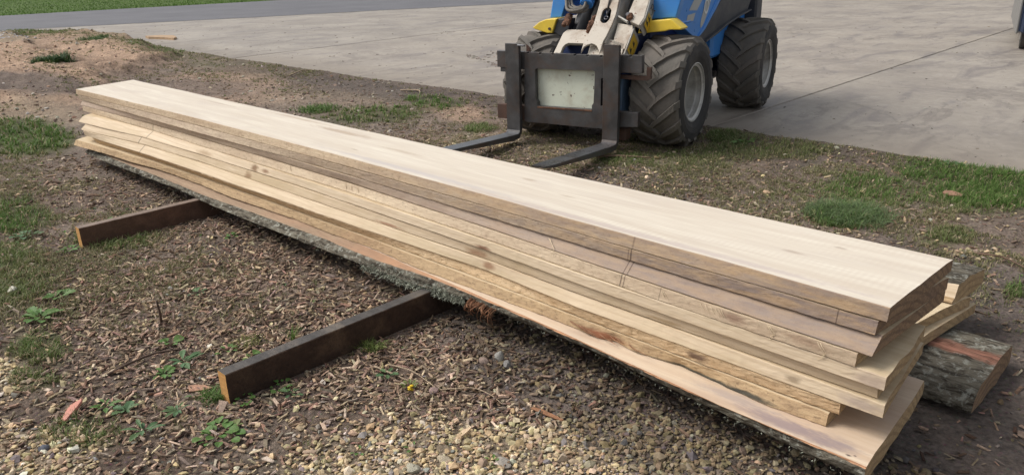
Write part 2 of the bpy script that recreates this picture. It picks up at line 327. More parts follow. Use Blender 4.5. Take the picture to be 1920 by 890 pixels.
# ------------------------------------------------------------------ ground sheet
def build_ground():
    def axis(segs):
        out = []
        for a, b, st in segs: out.append(np.arange(a, b, st))
        return np.concatenate(out + [[segs[-1][1]]])
    gx = axis([(-900, -120, 60), (-120, -40, 6), (-40, -26, .7), (-26, -14, .14), (-14, -9, .06), (-9, -5, .035), (-5, .4, .022), (.4, 3, .12), (3, 20, 1.2), (20, 400, 40)])
    gy = axis([(-300, -30, 30), (-30, -4, 2), (-4, -.4, .2), (-.4, 3.2, .022), (3.2, 6.5, .03), (6.5, 9, .25), (9, 40, 2.5), (40, 900, 60)])
    X, Y = np.meshgrid(gx, gy); Z = gh(X, Y)
    nx, ny = len(gx), len(gy)
    V = np.stack([X.ravel(), Y.ravel(), Z.ravel()], 1)
    i = np.arange(nx * ny).reshape(ny, nx)
    F = np.stack([i[:-1, :-1].ravel(), i[:-1, 1:].ravel(), i[1:, 1:].ravel(), i[1:, :-1].ravel()], 1)
    x, y = X.ravel(), Y.ravel()
    base = np.array([.185, .142, .112]); c = np.tile(base, (len(x), 1))
    n = fbm(x * 1.7, y * 1.7, 41, 4)[:, None]; c = c * (.6 + .8 * n); c = c * (1 + .12 * (fbm(x * 3.1, y * 3.1, 43, 3)[:, None] - .5) * np.array([1., 0, -.6]))
    def blend(m, colr): 
        nonlocal c; m = np.clip(m, 0, 1)[:, None]; c = c * (1 - m) + np.array(colr) * m
    blend(zone(CLAY, x, y) * (.75 + .4 * fbm(x * 3, y * 3, 8, 3)), (.40, .275, .19))
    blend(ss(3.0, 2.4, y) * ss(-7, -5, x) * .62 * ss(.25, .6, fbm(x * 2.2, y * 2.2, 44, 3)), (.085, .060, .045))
    blend(zone(GRAVEL, x, y) * .8, (.27, .215, .15))
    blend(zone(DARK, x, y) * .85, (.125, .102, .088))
    blend(zone(GRASS, x, y) * .7, (.075, .085, .03))
    blend(ss(-9, -12, x) * ss(5.0, 5.5, y) * .6 * fbm(x * 1.5, y * 2.5, 77, 4), (.10, .10, .04))
    blend(ss(5.2, 5.9, y) * ss(-14, -10, x) * .5, (.075, .06, .05))
    blend(ss(-31, -32, x), (.085, .13, .028))
    fe = ss(-33.5, -34.5, x) * (.3 + .7 * fbm(x * .25, y * .8, 61, 3)); blend(fe * .5, (.06, .12, .02))
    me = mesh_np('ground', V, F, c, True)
    t = NT('soil', .93, .25); at = t.n('ShaderNodeVertexColor', layer_name='col'); v = t.coords()
    n1 = t.noise(v, 38, 8, .7); n2 = t.noise(v, 4, 6, .65); vo = t.n('ShaderNodeTexVoronoi'); vo.inputs['Scale'].default_value = 55; t.l(v, vo.inputs['Vector'])
    c1 = t.mix(1., at.outputs[0], t.ramp(n1, [(.32, .5), (.5, 1.), (.7, 1.5)]), 'MULTIPLY')
    c1 = t.mix(1., c1, t.ramp(n2, [(.3, .7), (.7, 1.25)]), 'MULTIPLY')
    c1 = t.mix(t.math('MULTIPLY', t.ramp(vo.outputs['Distance'], [(.1, 1.), (.4, 0.)]), .25), c1, t.mix(1., vo.outputs['Color'], (.30, .24, .19), 'MULTIPLY'))
    t.color(c1); t.bump(t.math('ADD', n1, t.math('MULTIPLY', vo.outputs['Distance'], -.5)), .8, .02)
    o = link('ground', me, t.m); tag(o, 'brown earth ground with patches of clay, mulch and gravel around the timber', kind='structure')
build_ground()

# concrete yard: dark base sheet with separate panels
def concrete_mat():
    t = NT('concrete', .62, .35); v = t.coords(kind='Object')
    geo = t.n('ShaderNodeNewGeometry'); v = geo.outputs['Position']
    def sc(s):
        m = t.n('ShaderNodeMapping'); m.inputs['Scale'].default_value = s; m.inputs['Rotation'].default_value = (0, 0, .6); t.l(v, m.inputs[0]); return m.outputs[0]
    n1 = t.noise(sc((.35, .5, .5)), 1.5, 6, .62, .3); n2 = t.noise(sc((6, 6, 6)), 1.5, 8, .75); n3 = t.noise(sc((1.2, .35, 1)), 2.2, 7, .7, .8)
    c = t.mix(t.ramp(n1, [(.35, 0.), (.65, 1.)]), (.262, .232, .198), (.36, .322, .272))
    c = t.mix(t.math('MULTIPLY', t.ramp(n3, [(.5, 0.), (.64, 1.)]), .75), c, (.19, .165, .15))
    c = t.mix(t.math('MULTIPLY', t.ramp(t.noise(sc((1.5, .7, 1)), 3.1, 7, .75, 1.), [(.58, 0.), (.68, 1.)]), .35), c, (.40, .37, .34))
    c = t.mix(1., c, t.ramp(n2, [(.3, .84), (.7, 1.12)]), 'MULTIPLY')
    sp = t.n('ShaderNodeTexVoronoi'); sp.inputs['Scale'].default_value = 3.5; t.l(sc((1, 1, 1)), sp.inputs['Vector'])
    c = t.mix(t.math('MULTIPLY', t.ramp(sp.outputs['Distance'], [(.035, 1.), (.06, 0.)]), .7), c, (.06, .05, .045))
    ck = t.n('ShaderNodeTexVoronoi', feature='DISTANCE_TO_EDGE'); ck.inputs['Scale'].default_value = .16
    wv = t.n('ShaderNodeVectorMath', operation='ADD'); nz = t.n('ShaderNodeTexNoise'); nz.inputs['Scale'].default_value = 1.3; nz.inputs['Detail'].default_value = 6; t.l(v, nz.inputs['Vector']); t.l(v, wv.inputs[0]); t.l(nz.outputs['Color'], wv.inputs[1]); t.l(wv.outputs[0], ck.inputs['Vector'])
    c = t.mix(t.math('MULTIPLY', t.ramp(ck.outputs['Distance'], [(.0, 1.), (.0012, 0.)]), .3), c, (.10, .09, .075))
    sxy = t.n('ShaderNodeSeparateXYZ'); t.l(v, sxy.inputs[0])
    edg = t.n('ShaderNodeMapRange'); t.l(t.math('ADD', sxy.outputs[1], t.math('MULTIPLY', n3, -1.6)), edg.inputs[0]); edg.inputs[1].default_value = 5.3; edg.inputs[2].default_value = 6.6; edg.inputs[3].default_value = .6; edg.inputs[4].default_value = 0
    c = t.mix(edg.outputs[0], c, (.20, .165, .125))
    st = t.noise(sc((.9, .5, 1)), 1.1, 8, .72, .6); c = t.mix(t.math('MULTIPLY', t.ramp(st, [(.56, 0.), (.60, 1.), (.64, .2)]), .5), c, (.15, .13, .115))
    oi = t.n('ShaderNodeObjectInfo'); c = t.mix(1., c, oi.outputs['Color'], 'MULTIPLY')
    t.color(c); t.l(t.ramp(n3, [(.35, .72), (.7, .48)]), t.b.inputs['Roughness'])
    t.bump(n2, .25, .006)
    return t.m
CONC = concrete_mat()
JOINT = plain('joint_dirt', (.05, .045, .04), .95)
def quad_sheet(name, pts, z, m, kind=None, label=None, parent=None):
    me = bpy.data.meshes.new(name); me.from_pydata([(x, y, z) for x, y in pts], [], [tuple(range(len(pts)))]); me.update()
    o = link(name, me, m, parent)
    if kind: tag(o, label, kind=kind)
    return o
yard = quad_sheet('concrete_yard', [(-24.75, 5.7), (60, 5.7), (60, 120), (12, 120)][0:4], -.012, JOINT, 'structure', 'pale grey concrete yard of large cast panels behind the timber')
def panel(pts):
    bm = bmesh.new(); vs = [bm.verts.new((x, y, 0)) for x, y in pts]; f = bm.faces.new(vs)
    r = bmesh.ops.extrude_face_region(bm, geom=[f]); 
    for v in r['geom']:
        if isinstance(v, bmesh.types.BMVert): v.co.z -= .06
    es = [e for e in bm.edges if all(abs(v.co.z) < 1e-6 for v in e.verts)]
    bmesh.ops.bevel(bm, geom=es, offset=.007, segments=1, affect='EDGES')
    return bm_mesh('concrete_panel', bm)
bx = [(-24.55, -12.35), (-12.95, -13.95), (-3.56, -3.72), (5.9, 5.9), (15.3, 15.3), (24.7, 24.7)]   # joint x at y=6 and y=18
g = .009
def xat(j, y): a, b = bx[j]; return a + (b - a) * (y - 6) / 12.
rows = [(5.98, 15.2), (15.2, 24.6), (24.6, 40)]
for (y0, y1) in rows:
    for j in range(1, 5):
        pass
        gw = .02 if j == 1 else 0
        link('concrete_panel', panel([(xat(j, y0) + g + gw, y0 + g), (xat(j + 1, y0) - g, y0 + g), (xat(j + 1, y1) - g, y1 - g), (xat(j, y1) + g + gw, y1 - g)]), CONC, yard).color = {1: (1.05, 1.04, 1.03, 1), 2: (1, 1, 1, 1)}.get(j, (.83, .83, .85, 1)) if j != 3 else (.82, .82, .84, 1)
def road_x(y): return -25.1 + (y - 5.6) * .325
for (y0, y1) in rows:
    link('concrete_panel', panel([(road_x(y0) - .1, y0 + g), (xat(1, y0) - g, y0 + g), (xat(1, y1) - g, y1 - g), (min(road_x(y1), xat(1, y1) - .3), y1 - g)]), CONC, yard)
# asphalt road and grass beyond
t = NT('asphalt', .8, .35); v = t.coords(); n1 = t.noise(v, 90, 5, .7); n2 = t.noise(v, .6, 5, .6)
t.color(t.mix(1., t.ramp(n2, [(.3, (.115, .115, .125)), (.7, (.15, .15, .16))]), t.ramp(n1, [(.3, .7), (.7, 1.3)]), 'MULTIPLY')); t.bump(n1, .4, .01)
pl = []; pr_ = []
for y in np.arange(-60, 200, 4.):
    pl.append((-33.9 + .05 * (y - 7.6) + .10 * math.sin(y * .9), y)); pr_.append((road_x(y) + .08 * math.sin(y * .7), y))
V = [(x, y, .006) for x, y in pl] + [(x, y, .006) for x, y in pr_]; n = len(pl)
me = bpy.data.meshes.new('road'); me.from_pydata(V, [], [(i, i + n, i + n + 1, i + 1) for i in range(n - 1)]); me.update()
tag(link('road', me, t.m), 'dark grey asphalt road running past the far edge of the yard', kind='structure')

# ------------------------------------------------------------------ scattered ground cover
CAMAZ = math.atan2(.71, -.70)
def sample(n, r0, r1, p=1.0, half=50):
    """points round the camera foot, area-uniform for p=2 in radius power"""
    u = rng.random(n); r = (r0 ** p + u * (r1 ** p - r0 ** p)) ** (1 / p); a = CAMAZ + R(half) * (rng.random(n) * 2 - 1)
    return r * np.cos(a), r * np.sin(a), r
def scatter_mesh(name, bv, bf, P, size, tilt, cols, m, label, shade=False, jitter=.0, cat=None):
    """bv (k,3) base verts; P (n,3); size (n,3); random yaw + tilt"""
    n = len(P); k = len(bv); yaw = rng.random(n) * 2 * np.pi; a = (rng.random(n) - .5) * 2 * tilt; b = (rng.random(n) - .5) * 2 * tilt
    B = bv[None] * size[:, None, :]
    if jitter: B = B * (1 + jitter * (rng.random((n, k, 3)) - .5))
    ca, sa = np.cos(a)[:, None], np.sin(a)[:, None]; x, y, z = B[..., 0], B[..., 1], B[..., 2]
    x, z = x * ca - z * sa, x * sa + z * ca
    cb, sb = np.cos(b)[:, None], np.sin(b)[:, None]; y, z = y * cb - z * sb, y * sb + z * cb
    cy, sy = np.cos(yaw)[:, None], np.sin(yaw)[:, None]; x, y = x * cy - y * sy, x * sy + y * cy
    V = np.stack([x, y, z], 2) + P[:, None, :]
    F = bf[None] + (np.arange(n) * k)[:, None, None]
    C = np.repeat(cols, k, axis=0)
    me = mesh_np(name, V.reshape(-1, 3), F.reshape(-1, bf.shape[1]), C, shade)
    o = link(name, me, m); tag(o, label, cat, kind='stuff'); return o
def palette(n, cols, w=None, var=.25):
    cols = np.array(cols); i = rng.choice(len(cols), n, p=w); return cols[i] * (1 + var * (rng.random((n, 1)) * 2 - 1)) * (1 + .08 * (rng.random((n, 3)) * 2 - 1))
CHIPV = np.array([[-.5, -.28, -.5], [.42, -.5, -.5], [.5, .3, -.5], [-.4, .5, -.5], [-.46, -.2, .5], [.36, -.4, .4], [.48, .22, .5], [-.3, .4, .35]])
CHIPF = np.array([[0, 3, 2, 1], [4, 5, 6, 7], [0, 1, 5, 4], [1, 2, 6, 5], [2, 3, 7, 6], [3, 0, 4, 7]])
bm = bmesh.new(); bmesh.ops.create_icosphere(bm, subdivisions=1, radius=.5); bm.verts.index_update()
STV = np.array([v.co[:] for v in bm.verts]); STF = np.array([[v.index for v in f.verts] for f in bm.faces]); bm.free()
def footprint_ok(x, y):
    """keep litter out of the concrete and the solid things standing on the ground"""
    ok = y < 6.1 + .10 * rng.random(len(x))
    ok &= ~((np.abs(x + 2.5) < .045) & (y > .95) & (y < 2.8)); ok &= ~((np.abs(x + 4.75) < .05) & (y > 1.15) & (y < 2.8))
    ok &= x > -26
    return ok
def chips():
    x, y, r = sample(150000, 1.25, 7.5, 1.25); g_ = zone(GRAVEL, x, y); d = zone(DARK, x, y); gr = zone(GRASS, x, y)
    mulch = ss(-8.5, -6.0, x) * ss(5.3, 4.2, y) * (.25 + .75 * ss(2.7, 1.9, y)) * (.35 + .65 * ss(-5.2, -3.9, x + .6 * (y - 1)))
    mulch = mulch * (1 - .85 * ss(-1.5, -.8, x) * ss(2.0, 2.4, y))
    mulch = mulch * (.5 + .5 * ss(.5, .95, y)) * (.45 + .55 * ss(.30, .48, fbm(x * 1.9 + 4, y * 1.9, 93, 3)))
    prob = np.clip(mulch * (1 - .93 * g_) * (1 - .3 * np.clip(gr, 0, 1)) * (.62 + .7 * fbm(x * 2.5, y * 2.5, 91, 3)), 0, 1) * (1 - .6 * d * (x > -2)) + .035
    k = footprint_ok(x, y) & (rng.random(len(x)) < prob * .80)
    x, y, r = x[k], y[k], r[k]; n = len(x)
    s = (.42 + 1.25 * rng.random(n) ** 2.6) * (1 + .05 * r)
    size = np.stack([.031 * s, (.006 + .008 * rng.random(n)) * s ** .5, (.0016 + .0035 * rng.random(n)) * s], 1)
    z = gh(x, y) + .003 + .007 * rng.random(n)
    cols = palette(n, [(.29, .205, .14), (.18, .12, .083), (.40, .30, .20), (.31, .235, .185), (.54, .43, .30), (.11, .07, .05), (.33, .205, .15)], [.25, .18, .18, .14, .09, .09, .07], .38)
    dk = np.clip(zone(DARK[:1] + DARK[2:3] + DARK[4:5] + DARK[-1:], x, y), 0, 1)[:, None]; cols = cols * (1 - .5 * dk)  # chips darkened: damp earth plus painted-in shade beside the slab
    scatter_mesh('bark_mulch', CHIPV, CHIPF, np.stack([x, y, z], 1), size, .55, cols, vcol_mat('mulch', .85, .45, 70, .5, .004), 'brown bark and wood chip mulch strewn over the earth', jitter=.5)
    return n
def stones():
    x, y, r = sample(170000, 1.25, 6.5, 1.1); g_ = zone(GRAVEL, x, y); d = zone(DARK, x, y)
    prob = np.clip(g_, 0, 1) * .95 + .018 + .35 * d * (y < 2.3) * (x > -2.2) * .8 + .05 * ss(1.7, 1.2, y) * (x > -3)
    k = footprint_ok(x, y) & (rng.random(len(x)) < prob * .8); x, y, r = x[k], y[k], r[k]; n = len(x)
    s = .0052 + .0115 * rng.random(n) ** 3.0; s = s * (1 + .06 * r) * (1 + .5 * (rng.random(n) < .06))
    size = np.stack([s * (1 + .7 * rng.random(n)), s * (.8 + .5 * rng.random(n)), s * (.45 + .45 * rng.random(n))], 1) * 1.25
    z = gh(x, y) + size[:, 2] * .25 + .002
    cols = palette(n, [(.56, .44, .26), (.46, .35, .21), (.64, .53, .36), (.36, .28, .20), (.28, .25, .23), (.56, .42, .27), (.68, .61, .48)], [.27, .22, .14, .14, .09, .1, .04], .2)
    dk = (zone(DARK, x, y) * (x > -2.6))[:, None]; cols = cols * (1 - .6 * np.clip(dk, 0, 1))  # stones darkened likewise, part damp tone, part painted shade along the slab
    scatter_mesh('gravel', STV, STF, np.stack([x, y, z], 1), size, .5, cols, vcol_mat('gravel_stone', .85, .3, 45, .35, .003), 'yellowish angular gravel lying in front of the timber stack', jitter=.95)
    # farther and larger pale stones and clods
    x, y, r = sample(70000, 4.5, 24, 1.1, 46); g_ = zone(GRAVEL, x, y); cz = zone(CLAY, x, y)
    prob = .10 + g_ * .9 + cz * .38 + .22 * ss(-5.5, -7.5, x) * fbm(x, y, 66, 3); k = footprint_ok(x, y) & (rng.random(len(x)) < prob * .7) ; x, y, r = x[k], y[k], r[k]; n = len(x)
    s = (.007 + .028 * rng.random(n) ** 4) * (1 + .03 * r)
    size = np.stack([s * (1 + .6 * rng.random(n)), s, s * (.4 + .4 * rng.random(n))], 1)
    far = zone([GRAVEL[4]], x, y)[:, None]
    cols = palette(n, [(.40, .33, .26), (.26, .19, .14), (.52, .47, .40), (.15, .11, .09), (.30, .20, .14)], [.25, .25, .15, .15, .2], .25) * (1 - far) + np.array([.58, .58, .60]) * far
    scatter_mesh('rubble', STV, STF, np.stack([x, y, gh(x, y) + size[:, 2] * .2], 1), size, .6, cols, vcol_mat('rubble_stone', .9, .3, 25, .3, .004), 'small pale stones and clods on the bare earth', jitter=.9)
    # litter: leaf bits and splinters behind the stack
    x, y, r = sample(60000, 3.5, 13, 1.2, 46); k = footprint_ok(x, y) & (y > 2.9) & (rng.random(len(x)) < .42 * (.3 + fbm(x * 1.6, y * 1.6, 12, 3))); x, y, r = x[k], y[k], r[k]; n = len(x)
    s = (.5 + 1.0 * rng.random(n) ** 2); size = np.stack([.030 * s, .012 * s ** .6, .003 * s], 1)
    cols = palette(n, [(.22, .17, .11), (.14, .10, .07), (.36, .29, .20), (.09, .07, .05), (.24, .15, .10)], [.3, .25, .12, .2, .13], .3)
    scatter_mesh('leaf_litter', CHIPV, CHIPF, np.stack([x, y, gh(x, y) + .005], 1), size, .5, cols, bpy.data.materials['mulch'], 'dry splinters and leaf litter on the earth behind the stack', jitter=.5)
    return n
NCH = chips(); stones()

def blades_mesh(name, x, y, h, lean, cols, m, label, width=.0022, z0=None, kind='stuff'):
    n = len(x); yaw = rng.random(n) * 2 * np.pi; z = gh(x, y) if z0 is None else z0
    d = np.stack([np.cos(yaw), np.sin(yaw)], 1); wv = np.stack([-d[:, 1], d[:, 0]], 1) * (width * (.7 + .7 * rng.random(n)))[:, None]
    V = np.zeros((n, 7, 3))
    for i, (t_, ww) in enumerate(((0, 1), (.4, .95), (.75, .6))):
        off = d * (lean * h * t_ ** 2)[:, None]; zz = z + h * t_ * (1 - .35 * lean * t_)
        V[:, 2 * i, :2] = np.stack([x, y], 1) + off - wv * ww; V[:, 2 * i + 1, :2] = np.stack([x, y], 1) + off + wv * ww; V[:, 2 * i, 2] = V[:, 2 * i + 1, 2] = zz
    V[:, 6, :2] = np.stack([x, y], 1) + d * (lean * h)[:, None]; V[:, 6, 2] = z + h * (1 - .35 * lean)
    tri = np.array([[0, 1, 3], [0, 3, 2], [2, 3, 5], [2, 5, 4], [4, 5, 6]])
    F = (tri[None] + (np.arange(n) * 7)[:, None, None]).reshape(-1, 3)
    C = np.repeat(cols, 7, axis=0)
    o = link(name, mesh_np(name, V.reshape(-1, 3), F, C), m)
    if kind: tag(o, label, kind=kind)
    return o
def grass_mat():
    t = NT('grass_blade', .6, .3); at = t.n('ShaderNodeVertexColor', layer_name='col'); t.color(at.outputs[0])
    t.b.inputs['Subsurface Weight'].default_value = 0.0
    tr = t.n('ShaderNodeBsdfTranslucent'); mx = t.n('ShaderNodeMixShader'); mx.inputs[0].default_value = .3
    t.l(at.outputs[0], tr.inputs[0]); out = t.t.nodes['Material Output']; t.l(t.b.outputs[0], mx.inputs[1]); t.l(tr.outputs[0], mx.inputs[2]); t.l(mx.outputs[0], out.inputs[0])
    return t.m
GM = grass_mat()
def grass():
    # tufts: cluster centres, then blades
    for (nm, r0, r1, N, lab, hh, wd) in (('near_grass', 1.4, 7.5, 20000, 'short green and straw coloured grass growing through the mulch and earth', .05, .0016), ('yard_grass', 7.5, 26, 14000, 'low olive grass growing on the clay mounds beside the yard', .06, .004)):
        x, y, r = sample(N * 5, r0, r1, 1.3, 47); gz = zone(GRASS, x, y)
        ed = (ss(.35, .1, np.abs(y - 5.95)) * .30) * (x > -8) * fbm(x * 2, y, 55, 3)
        lft = ss(-3.6, -4.6, x) * ss(1.7, 1.2, y) * .14 + .012 + .8 * ss(-8.5, -11, x) * ss(4.3, 5.3, y) * ss(.35, .6, fbm(x * .8, y * 2, 52, 3)) + .5 * ss(-7.5, -9, x) * ss(.5, .66, fbm(x * .9, y * 1.6, 53, 3))
        broad = ss(3.2, 4.3, y) * ss(-7.5, -4.5, x) * ss(.28, .5, fbm(x * 1.5, y * 2.2, 57, 4)) * (.5 + .45 * ss(4.4, 5.2, y) * ss(-3.6, -2.6, x)) * (1 - .9 * ss(-.9, -.3, x) * (y < 4.2)) * (1 - .6 * zone(CLAY, x, y))
        lb = ss(-3.1, -4.3, x - .8 * (y - 1)) * ss(1.9, 1.3, y) * ss(.36, .56, fbm(x * 2.6, y * 2.6, 58, 3)) * 1.0
        patch = .4 + 1.1 * ss(.3, .6, fbm(x * 6, y * 6, 59, 3))
        amt = np.clip((gz * .62 + broad + lb) * patch + ed + lft, 0, 1)
        k = (rng.random(len(x)) < amt) & (y < 6.12) & (x > -25.5 + .3 * (y - 5.6)) & ~((y > 1.85) & (y < 2.75) & (x > -7.2)) & ~((np.abs(x + 2.5) < .06) & (y > .9) & (y < 2)) & ~((np.abs(x + 4.75) < .06) & (y > 1.1) & (y < 2))
        x, y, r = x[k][:N], y[k][:N], r[k][:N]; n = len(x); b = 7; lush = np.clip(zone(GRASS, x, y), 0, 2)
        X = np.repeat(x, b) + rng.normal(0, .012 * (hh / .05), n * b); Y = np.repeat(y, b) + rng.normal(0, .012, n * b); L = np.repeat(lush, b)
        h = hh * (.35 + .8 * rng.random(n * b)) * (.5 + .5 * np.clip(L, 0, 1.6)); lean = .25 + .9 * rng.random(n * b)
        hue = np.repeat(fbm(x * 1.1, y * 1.1, 88, 2), b)[:, None]; green = np.array([.115, .20, .045]); olive = np.array([.19, .19, .085]); straw = np.array([.38, .31, .19])
        c = olive + (green - olive) * np.clip(L[:, None] * .75 + (hue - .5) * 1.2, 0, 1); st = (rng.random(n * b) < .26 - .13 * np.clip(L, 0, 1))[:, None]
        c = np.where(st, straw, c) * (.7 + .6 * rng.random((n * b, 1)))
        blades_mesh(nm, X, Y, h, lean, c, GM, lab, wd * 1.0)
    # far verge beyond the road
    N = 60000; x = -33.9 - 30 * rng.random(N) ** 1.6; y = rng.random(N) * 60 - 2
    x = x + .05 * (y - 7.6); c = np.array([.09, .17, .03]) * (.6 + .7 * fbm(x * .5, y * .9, 19, 3))[:, None] * (.7 + .6 * rng.random((N, 1)))
    blades_mesh('verge_grass', x, y, .03 + .05 * rng.random(N), .3 + .6 * rng.random(N), c, GM, 'bright green mown grass verge on the far side of the asphalt road', .012, np.zeros(N))
grass()
# ------------------------------------------------------------------ timber stack
def interp(pts):
    xs = [p[0] for p in pts]; ys = [p[1] for p in pts]
    return lambda x: np.interp(x, xs, ys)
def board(name, label, bl, br, nt, nb, far, z0, z1, mats, group=None, rough=.0012, seed=0, endsaw=.003, sidebulge=.0, far_bot=None, wave=.0015, part_of=None, bow=.0, rx_near=None):
    """plank along X. bl/br = (x at the near side, x at the far side) of its two ends; nt/nb = near top/bottom edge as functions of x"""
    L0 = min(bl); L1 = max(br); ns = max(60, int((L1 - L0) / .022)); nT, nS, nB = 8, 6, 3
    s = np.linspace(0, 1, ns)
    ring = nT + 2 + nB + nS
    V = np.zeros((ns, ring, 3)); far = far if callable(far) else interp([(-9, far), (9, far)]); fb = far_bot or far
    for q in range(ring):
        if q < nT: f = q / (nT - 1); kind = 'T'
        elif q < nT + 2: f = 1.; kind = 'F%d' % (q - nT)
        elif q < nT + 2 + nB: f = 1 - (q - nT - 2) / (nB - 1); kind = 'B'
        else: f = 0.; kind = 'S'; u = (q - nT - 2 - nB) / (nS - 1)
        lx = bl[0] + (bl[1] - bl[0]) * f; rx = br[0] + (br[1] - br[0]) * f
        saw = endsaw * (fbm(np.array([f * 30.]), np.array([seed * 3.1]), seed, 2)[0] - .5) * 2
        lx += endsaw * 2 * (vn(np.array([f * 23.]), np.array([seed * 1.7]), seed + 5)[0] - .5); rx = rx + saw
        x = lx + (rx - lx) * s; x = x + (rng.random(ns) - .5) * .002 * ((s > 0) & (s < 1))
        sag = bow * np.sin(np.pi * s)
        ct = nt(x) + rough * 1.2 * (fbm(x * 30, x * 0 + seed, seed, 3) - .5) * 2; cb = nb(x) + rough * 1.2 * (fbm(x * 26, x * 0 + seed + 3, seed, 3) - .5) * 2
        zt = z1 + sag + wave * (fbm(x * 3, x * 0 + f * 2 + seed, seed + 2, 3) - .5) * 2; zb = z0 + sag + wave * (fbm(x * 2.4, x * 0 + f + seed, seed + 9, 3) - .5) * 2
        if kind == 'T':
            ff = [0.006, .12, .3, .45, .6, .75, .9, .994][q]; y = ct + (far(x) - ct) * ff; z = zt
            if q in (0, nT - 1): z = z - .0006
        elif kind == 'F0': y = far(x); z = zt - .003
        elif kind == 'F1': y = fb(x); z = zb + .003
        elif kind == 'B': y = cb + .003 + (fb(x) - cb - .003) * f; z = zb
        else:
            u2 = [.05, .22, .42, .6, .8, .945][int(round(u * (nS - 1)))]
            y = cb + (ct - cb) * u2 - sidebulge * math.sin(math.pi * u2) + rough * (fbm(x * 40, x * 0 + u2 * 6 + seed, seed + 1, 3) - .5) * 2; z = zb + (zt - zb) * u2
        V[:, q] = np.stack([x, y, z], 1)
    idx = np.arange(ns * ring).reshape(ns, ring); a = idx[:-1]; b = idx[1:]
    F = []; mi = []
    for q in range(ring):
        p = (q + 1) % ring
        F.append(np.stack([a[:, q], b[:, q], b[:, p], a[:, p]], 1))
        top = q < nT - 1; mi += [0 if top else 1] * (ns - 1)
    F = np.concatenate(F)
    me = bpy.data.meshes.new(name); ox, oy, oz = br[0], float(nb(br[0])), z0
    VV = V.reshape(-1, 3) - np.array([ox, oy, oz])
    faces = F.tolist() + [idx[0].tolist(), idx[-1].tolist()[::-1]]
    me.from_pydata(VV.tolist(), [], faces); me.update()
    me.polygons.foreach_set('material_index', mi + [2, 2])
    o = link(name, me, list(mats), part_of, (ox, oy, oz))
    bm = bmesh.new(); bm.from_mesh(me); bmesh.ops.recalc_face_normals(bm, faces=bm.faces)
    big = [f for f in bm.faces if len(f.verts) > 4]; bmesh.ops.triangulate(bm, faces=big); bm.to_mesh(me); bm.free()
    if not part_of: tag(o, label, 'board', group)
    return o
GREY = (.20, .155, .125)
CREAM = (.66, .53, .37); TAN = (.40, .29, .18); BRN = (.26, .175, .11)
topm = wood('wood_top_face', (.72, .66, .555), (.55, .465, .37), .6, (.56, .49, .42), .45, .7, bumps=.15, gscale=.8, saw=.26, fleck=.0,
            spots=[(-3.9, 2.5, .55, .38, .035, .1, (.36, .25, .16), .55), (-4.5, 2.56, .55, .5, .02, .1, (.38, .27, .18), .5), (-3.2, 2.42, .55, .22, .02, .1, (.42, .32, .22), .45), (-2.0, 2.36, .55, .06, .012, .1, (.4, .3, .2), .5), (-1.0, 2.36, .55, .05, .014, .1, (.35, .26, .2), .5), (-2.9, 2.2, .55, .9, .03, .1, (.50, .46, .45), .6), (-2.3, 2.45, .55, .05, .02, .1, (.40, .30, .2), .5), (-5.5, 2.5, .55, .3, .015, .1, (.38, .28, .2), .5), (-.9, 2.5, .55, .03, .012, .1, (.35, .26, .2), .5), (-3.45, 2.28, .55, .04, .008, .1, (.33, .24, .17), .6), (-1.5, 2.17, .55, 1.2, .025, .1, (.47, .39, .36), .6)])
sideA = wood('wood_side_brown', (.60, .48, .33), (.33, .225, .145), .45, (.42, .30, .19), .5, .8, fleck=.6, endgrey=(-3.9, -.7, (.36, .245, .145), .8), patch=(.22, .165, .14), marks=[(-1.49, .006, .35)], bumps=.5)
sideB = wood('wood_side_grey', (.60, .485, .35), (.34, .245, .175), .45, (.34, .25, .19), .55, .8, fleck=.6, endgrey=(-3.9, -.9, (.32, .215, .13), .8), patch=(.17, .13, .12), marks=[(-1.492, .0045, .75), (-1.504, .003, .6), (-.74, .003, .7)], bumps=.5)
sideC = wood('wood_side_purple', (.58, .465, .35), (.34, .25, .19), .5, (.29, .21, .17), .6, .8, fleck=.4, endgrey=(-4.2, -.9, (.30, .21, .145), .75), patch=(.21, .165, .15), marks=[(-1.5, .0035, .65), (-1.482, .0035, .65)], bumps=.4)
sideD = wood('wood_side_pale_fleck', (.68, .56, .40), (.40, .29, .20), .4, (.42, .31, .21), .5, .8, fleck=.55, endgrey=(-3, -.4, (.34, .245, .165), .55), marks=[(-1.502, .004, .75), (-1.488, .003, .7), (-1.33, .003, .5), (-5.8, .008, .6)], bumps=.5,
              spots=[(-1.05, 2.05, .40, .06, .5, .02, (.22, .13, .09), .7), (-.8, 2.05, .40, .09, .5, .02, (.28, .18, .12), .6)])
sideE = wood('wood_side_flowing', (.70, .575, .42), (.50, .38, .25), .45, (.50, .40, .24), .4, .72, flow=.8, bumps=.25, marks=[(-5.78, .009, .6)],
              spots=[(-2.24, 2.07, .335, .06, .5, .018, (.20, .10, .06), .9), (-4.25, 2.05, .35, .05, .5, .035, (.22, .13, .07), .9), (-4.12, 2.05, .352, .05, .5, .015, (.25, .14, .08), .85), (-4.9, 2.0, .345, .13, .5, .02, (.35, .24, .14), .7), (-.6, 2.05, .35, .06, .5, .03, (.33, .25, .22), .5)])
sideF = wood('wood_side_olive', (.64, .52, .37), (.46, .345, .225), .5, (.42, .32, .18), .5, .75, flow=.5, bumps=.3, marks=[(-5.86, .009, .6)],
              spots=[(-2.28, 2.08, .30, .08, .5, .022, (.30, .17, .10), .85), (-1.3, 2.05, .3, .1, .5, .01, (.3, .2, .1), .6), (-2.9, 2.07, .295, .12, .5, .008, (.30, .15, .09), .8), (-4.3, 2.0, .30, .05, .5, .03, (.25, .15, .08), .8)])
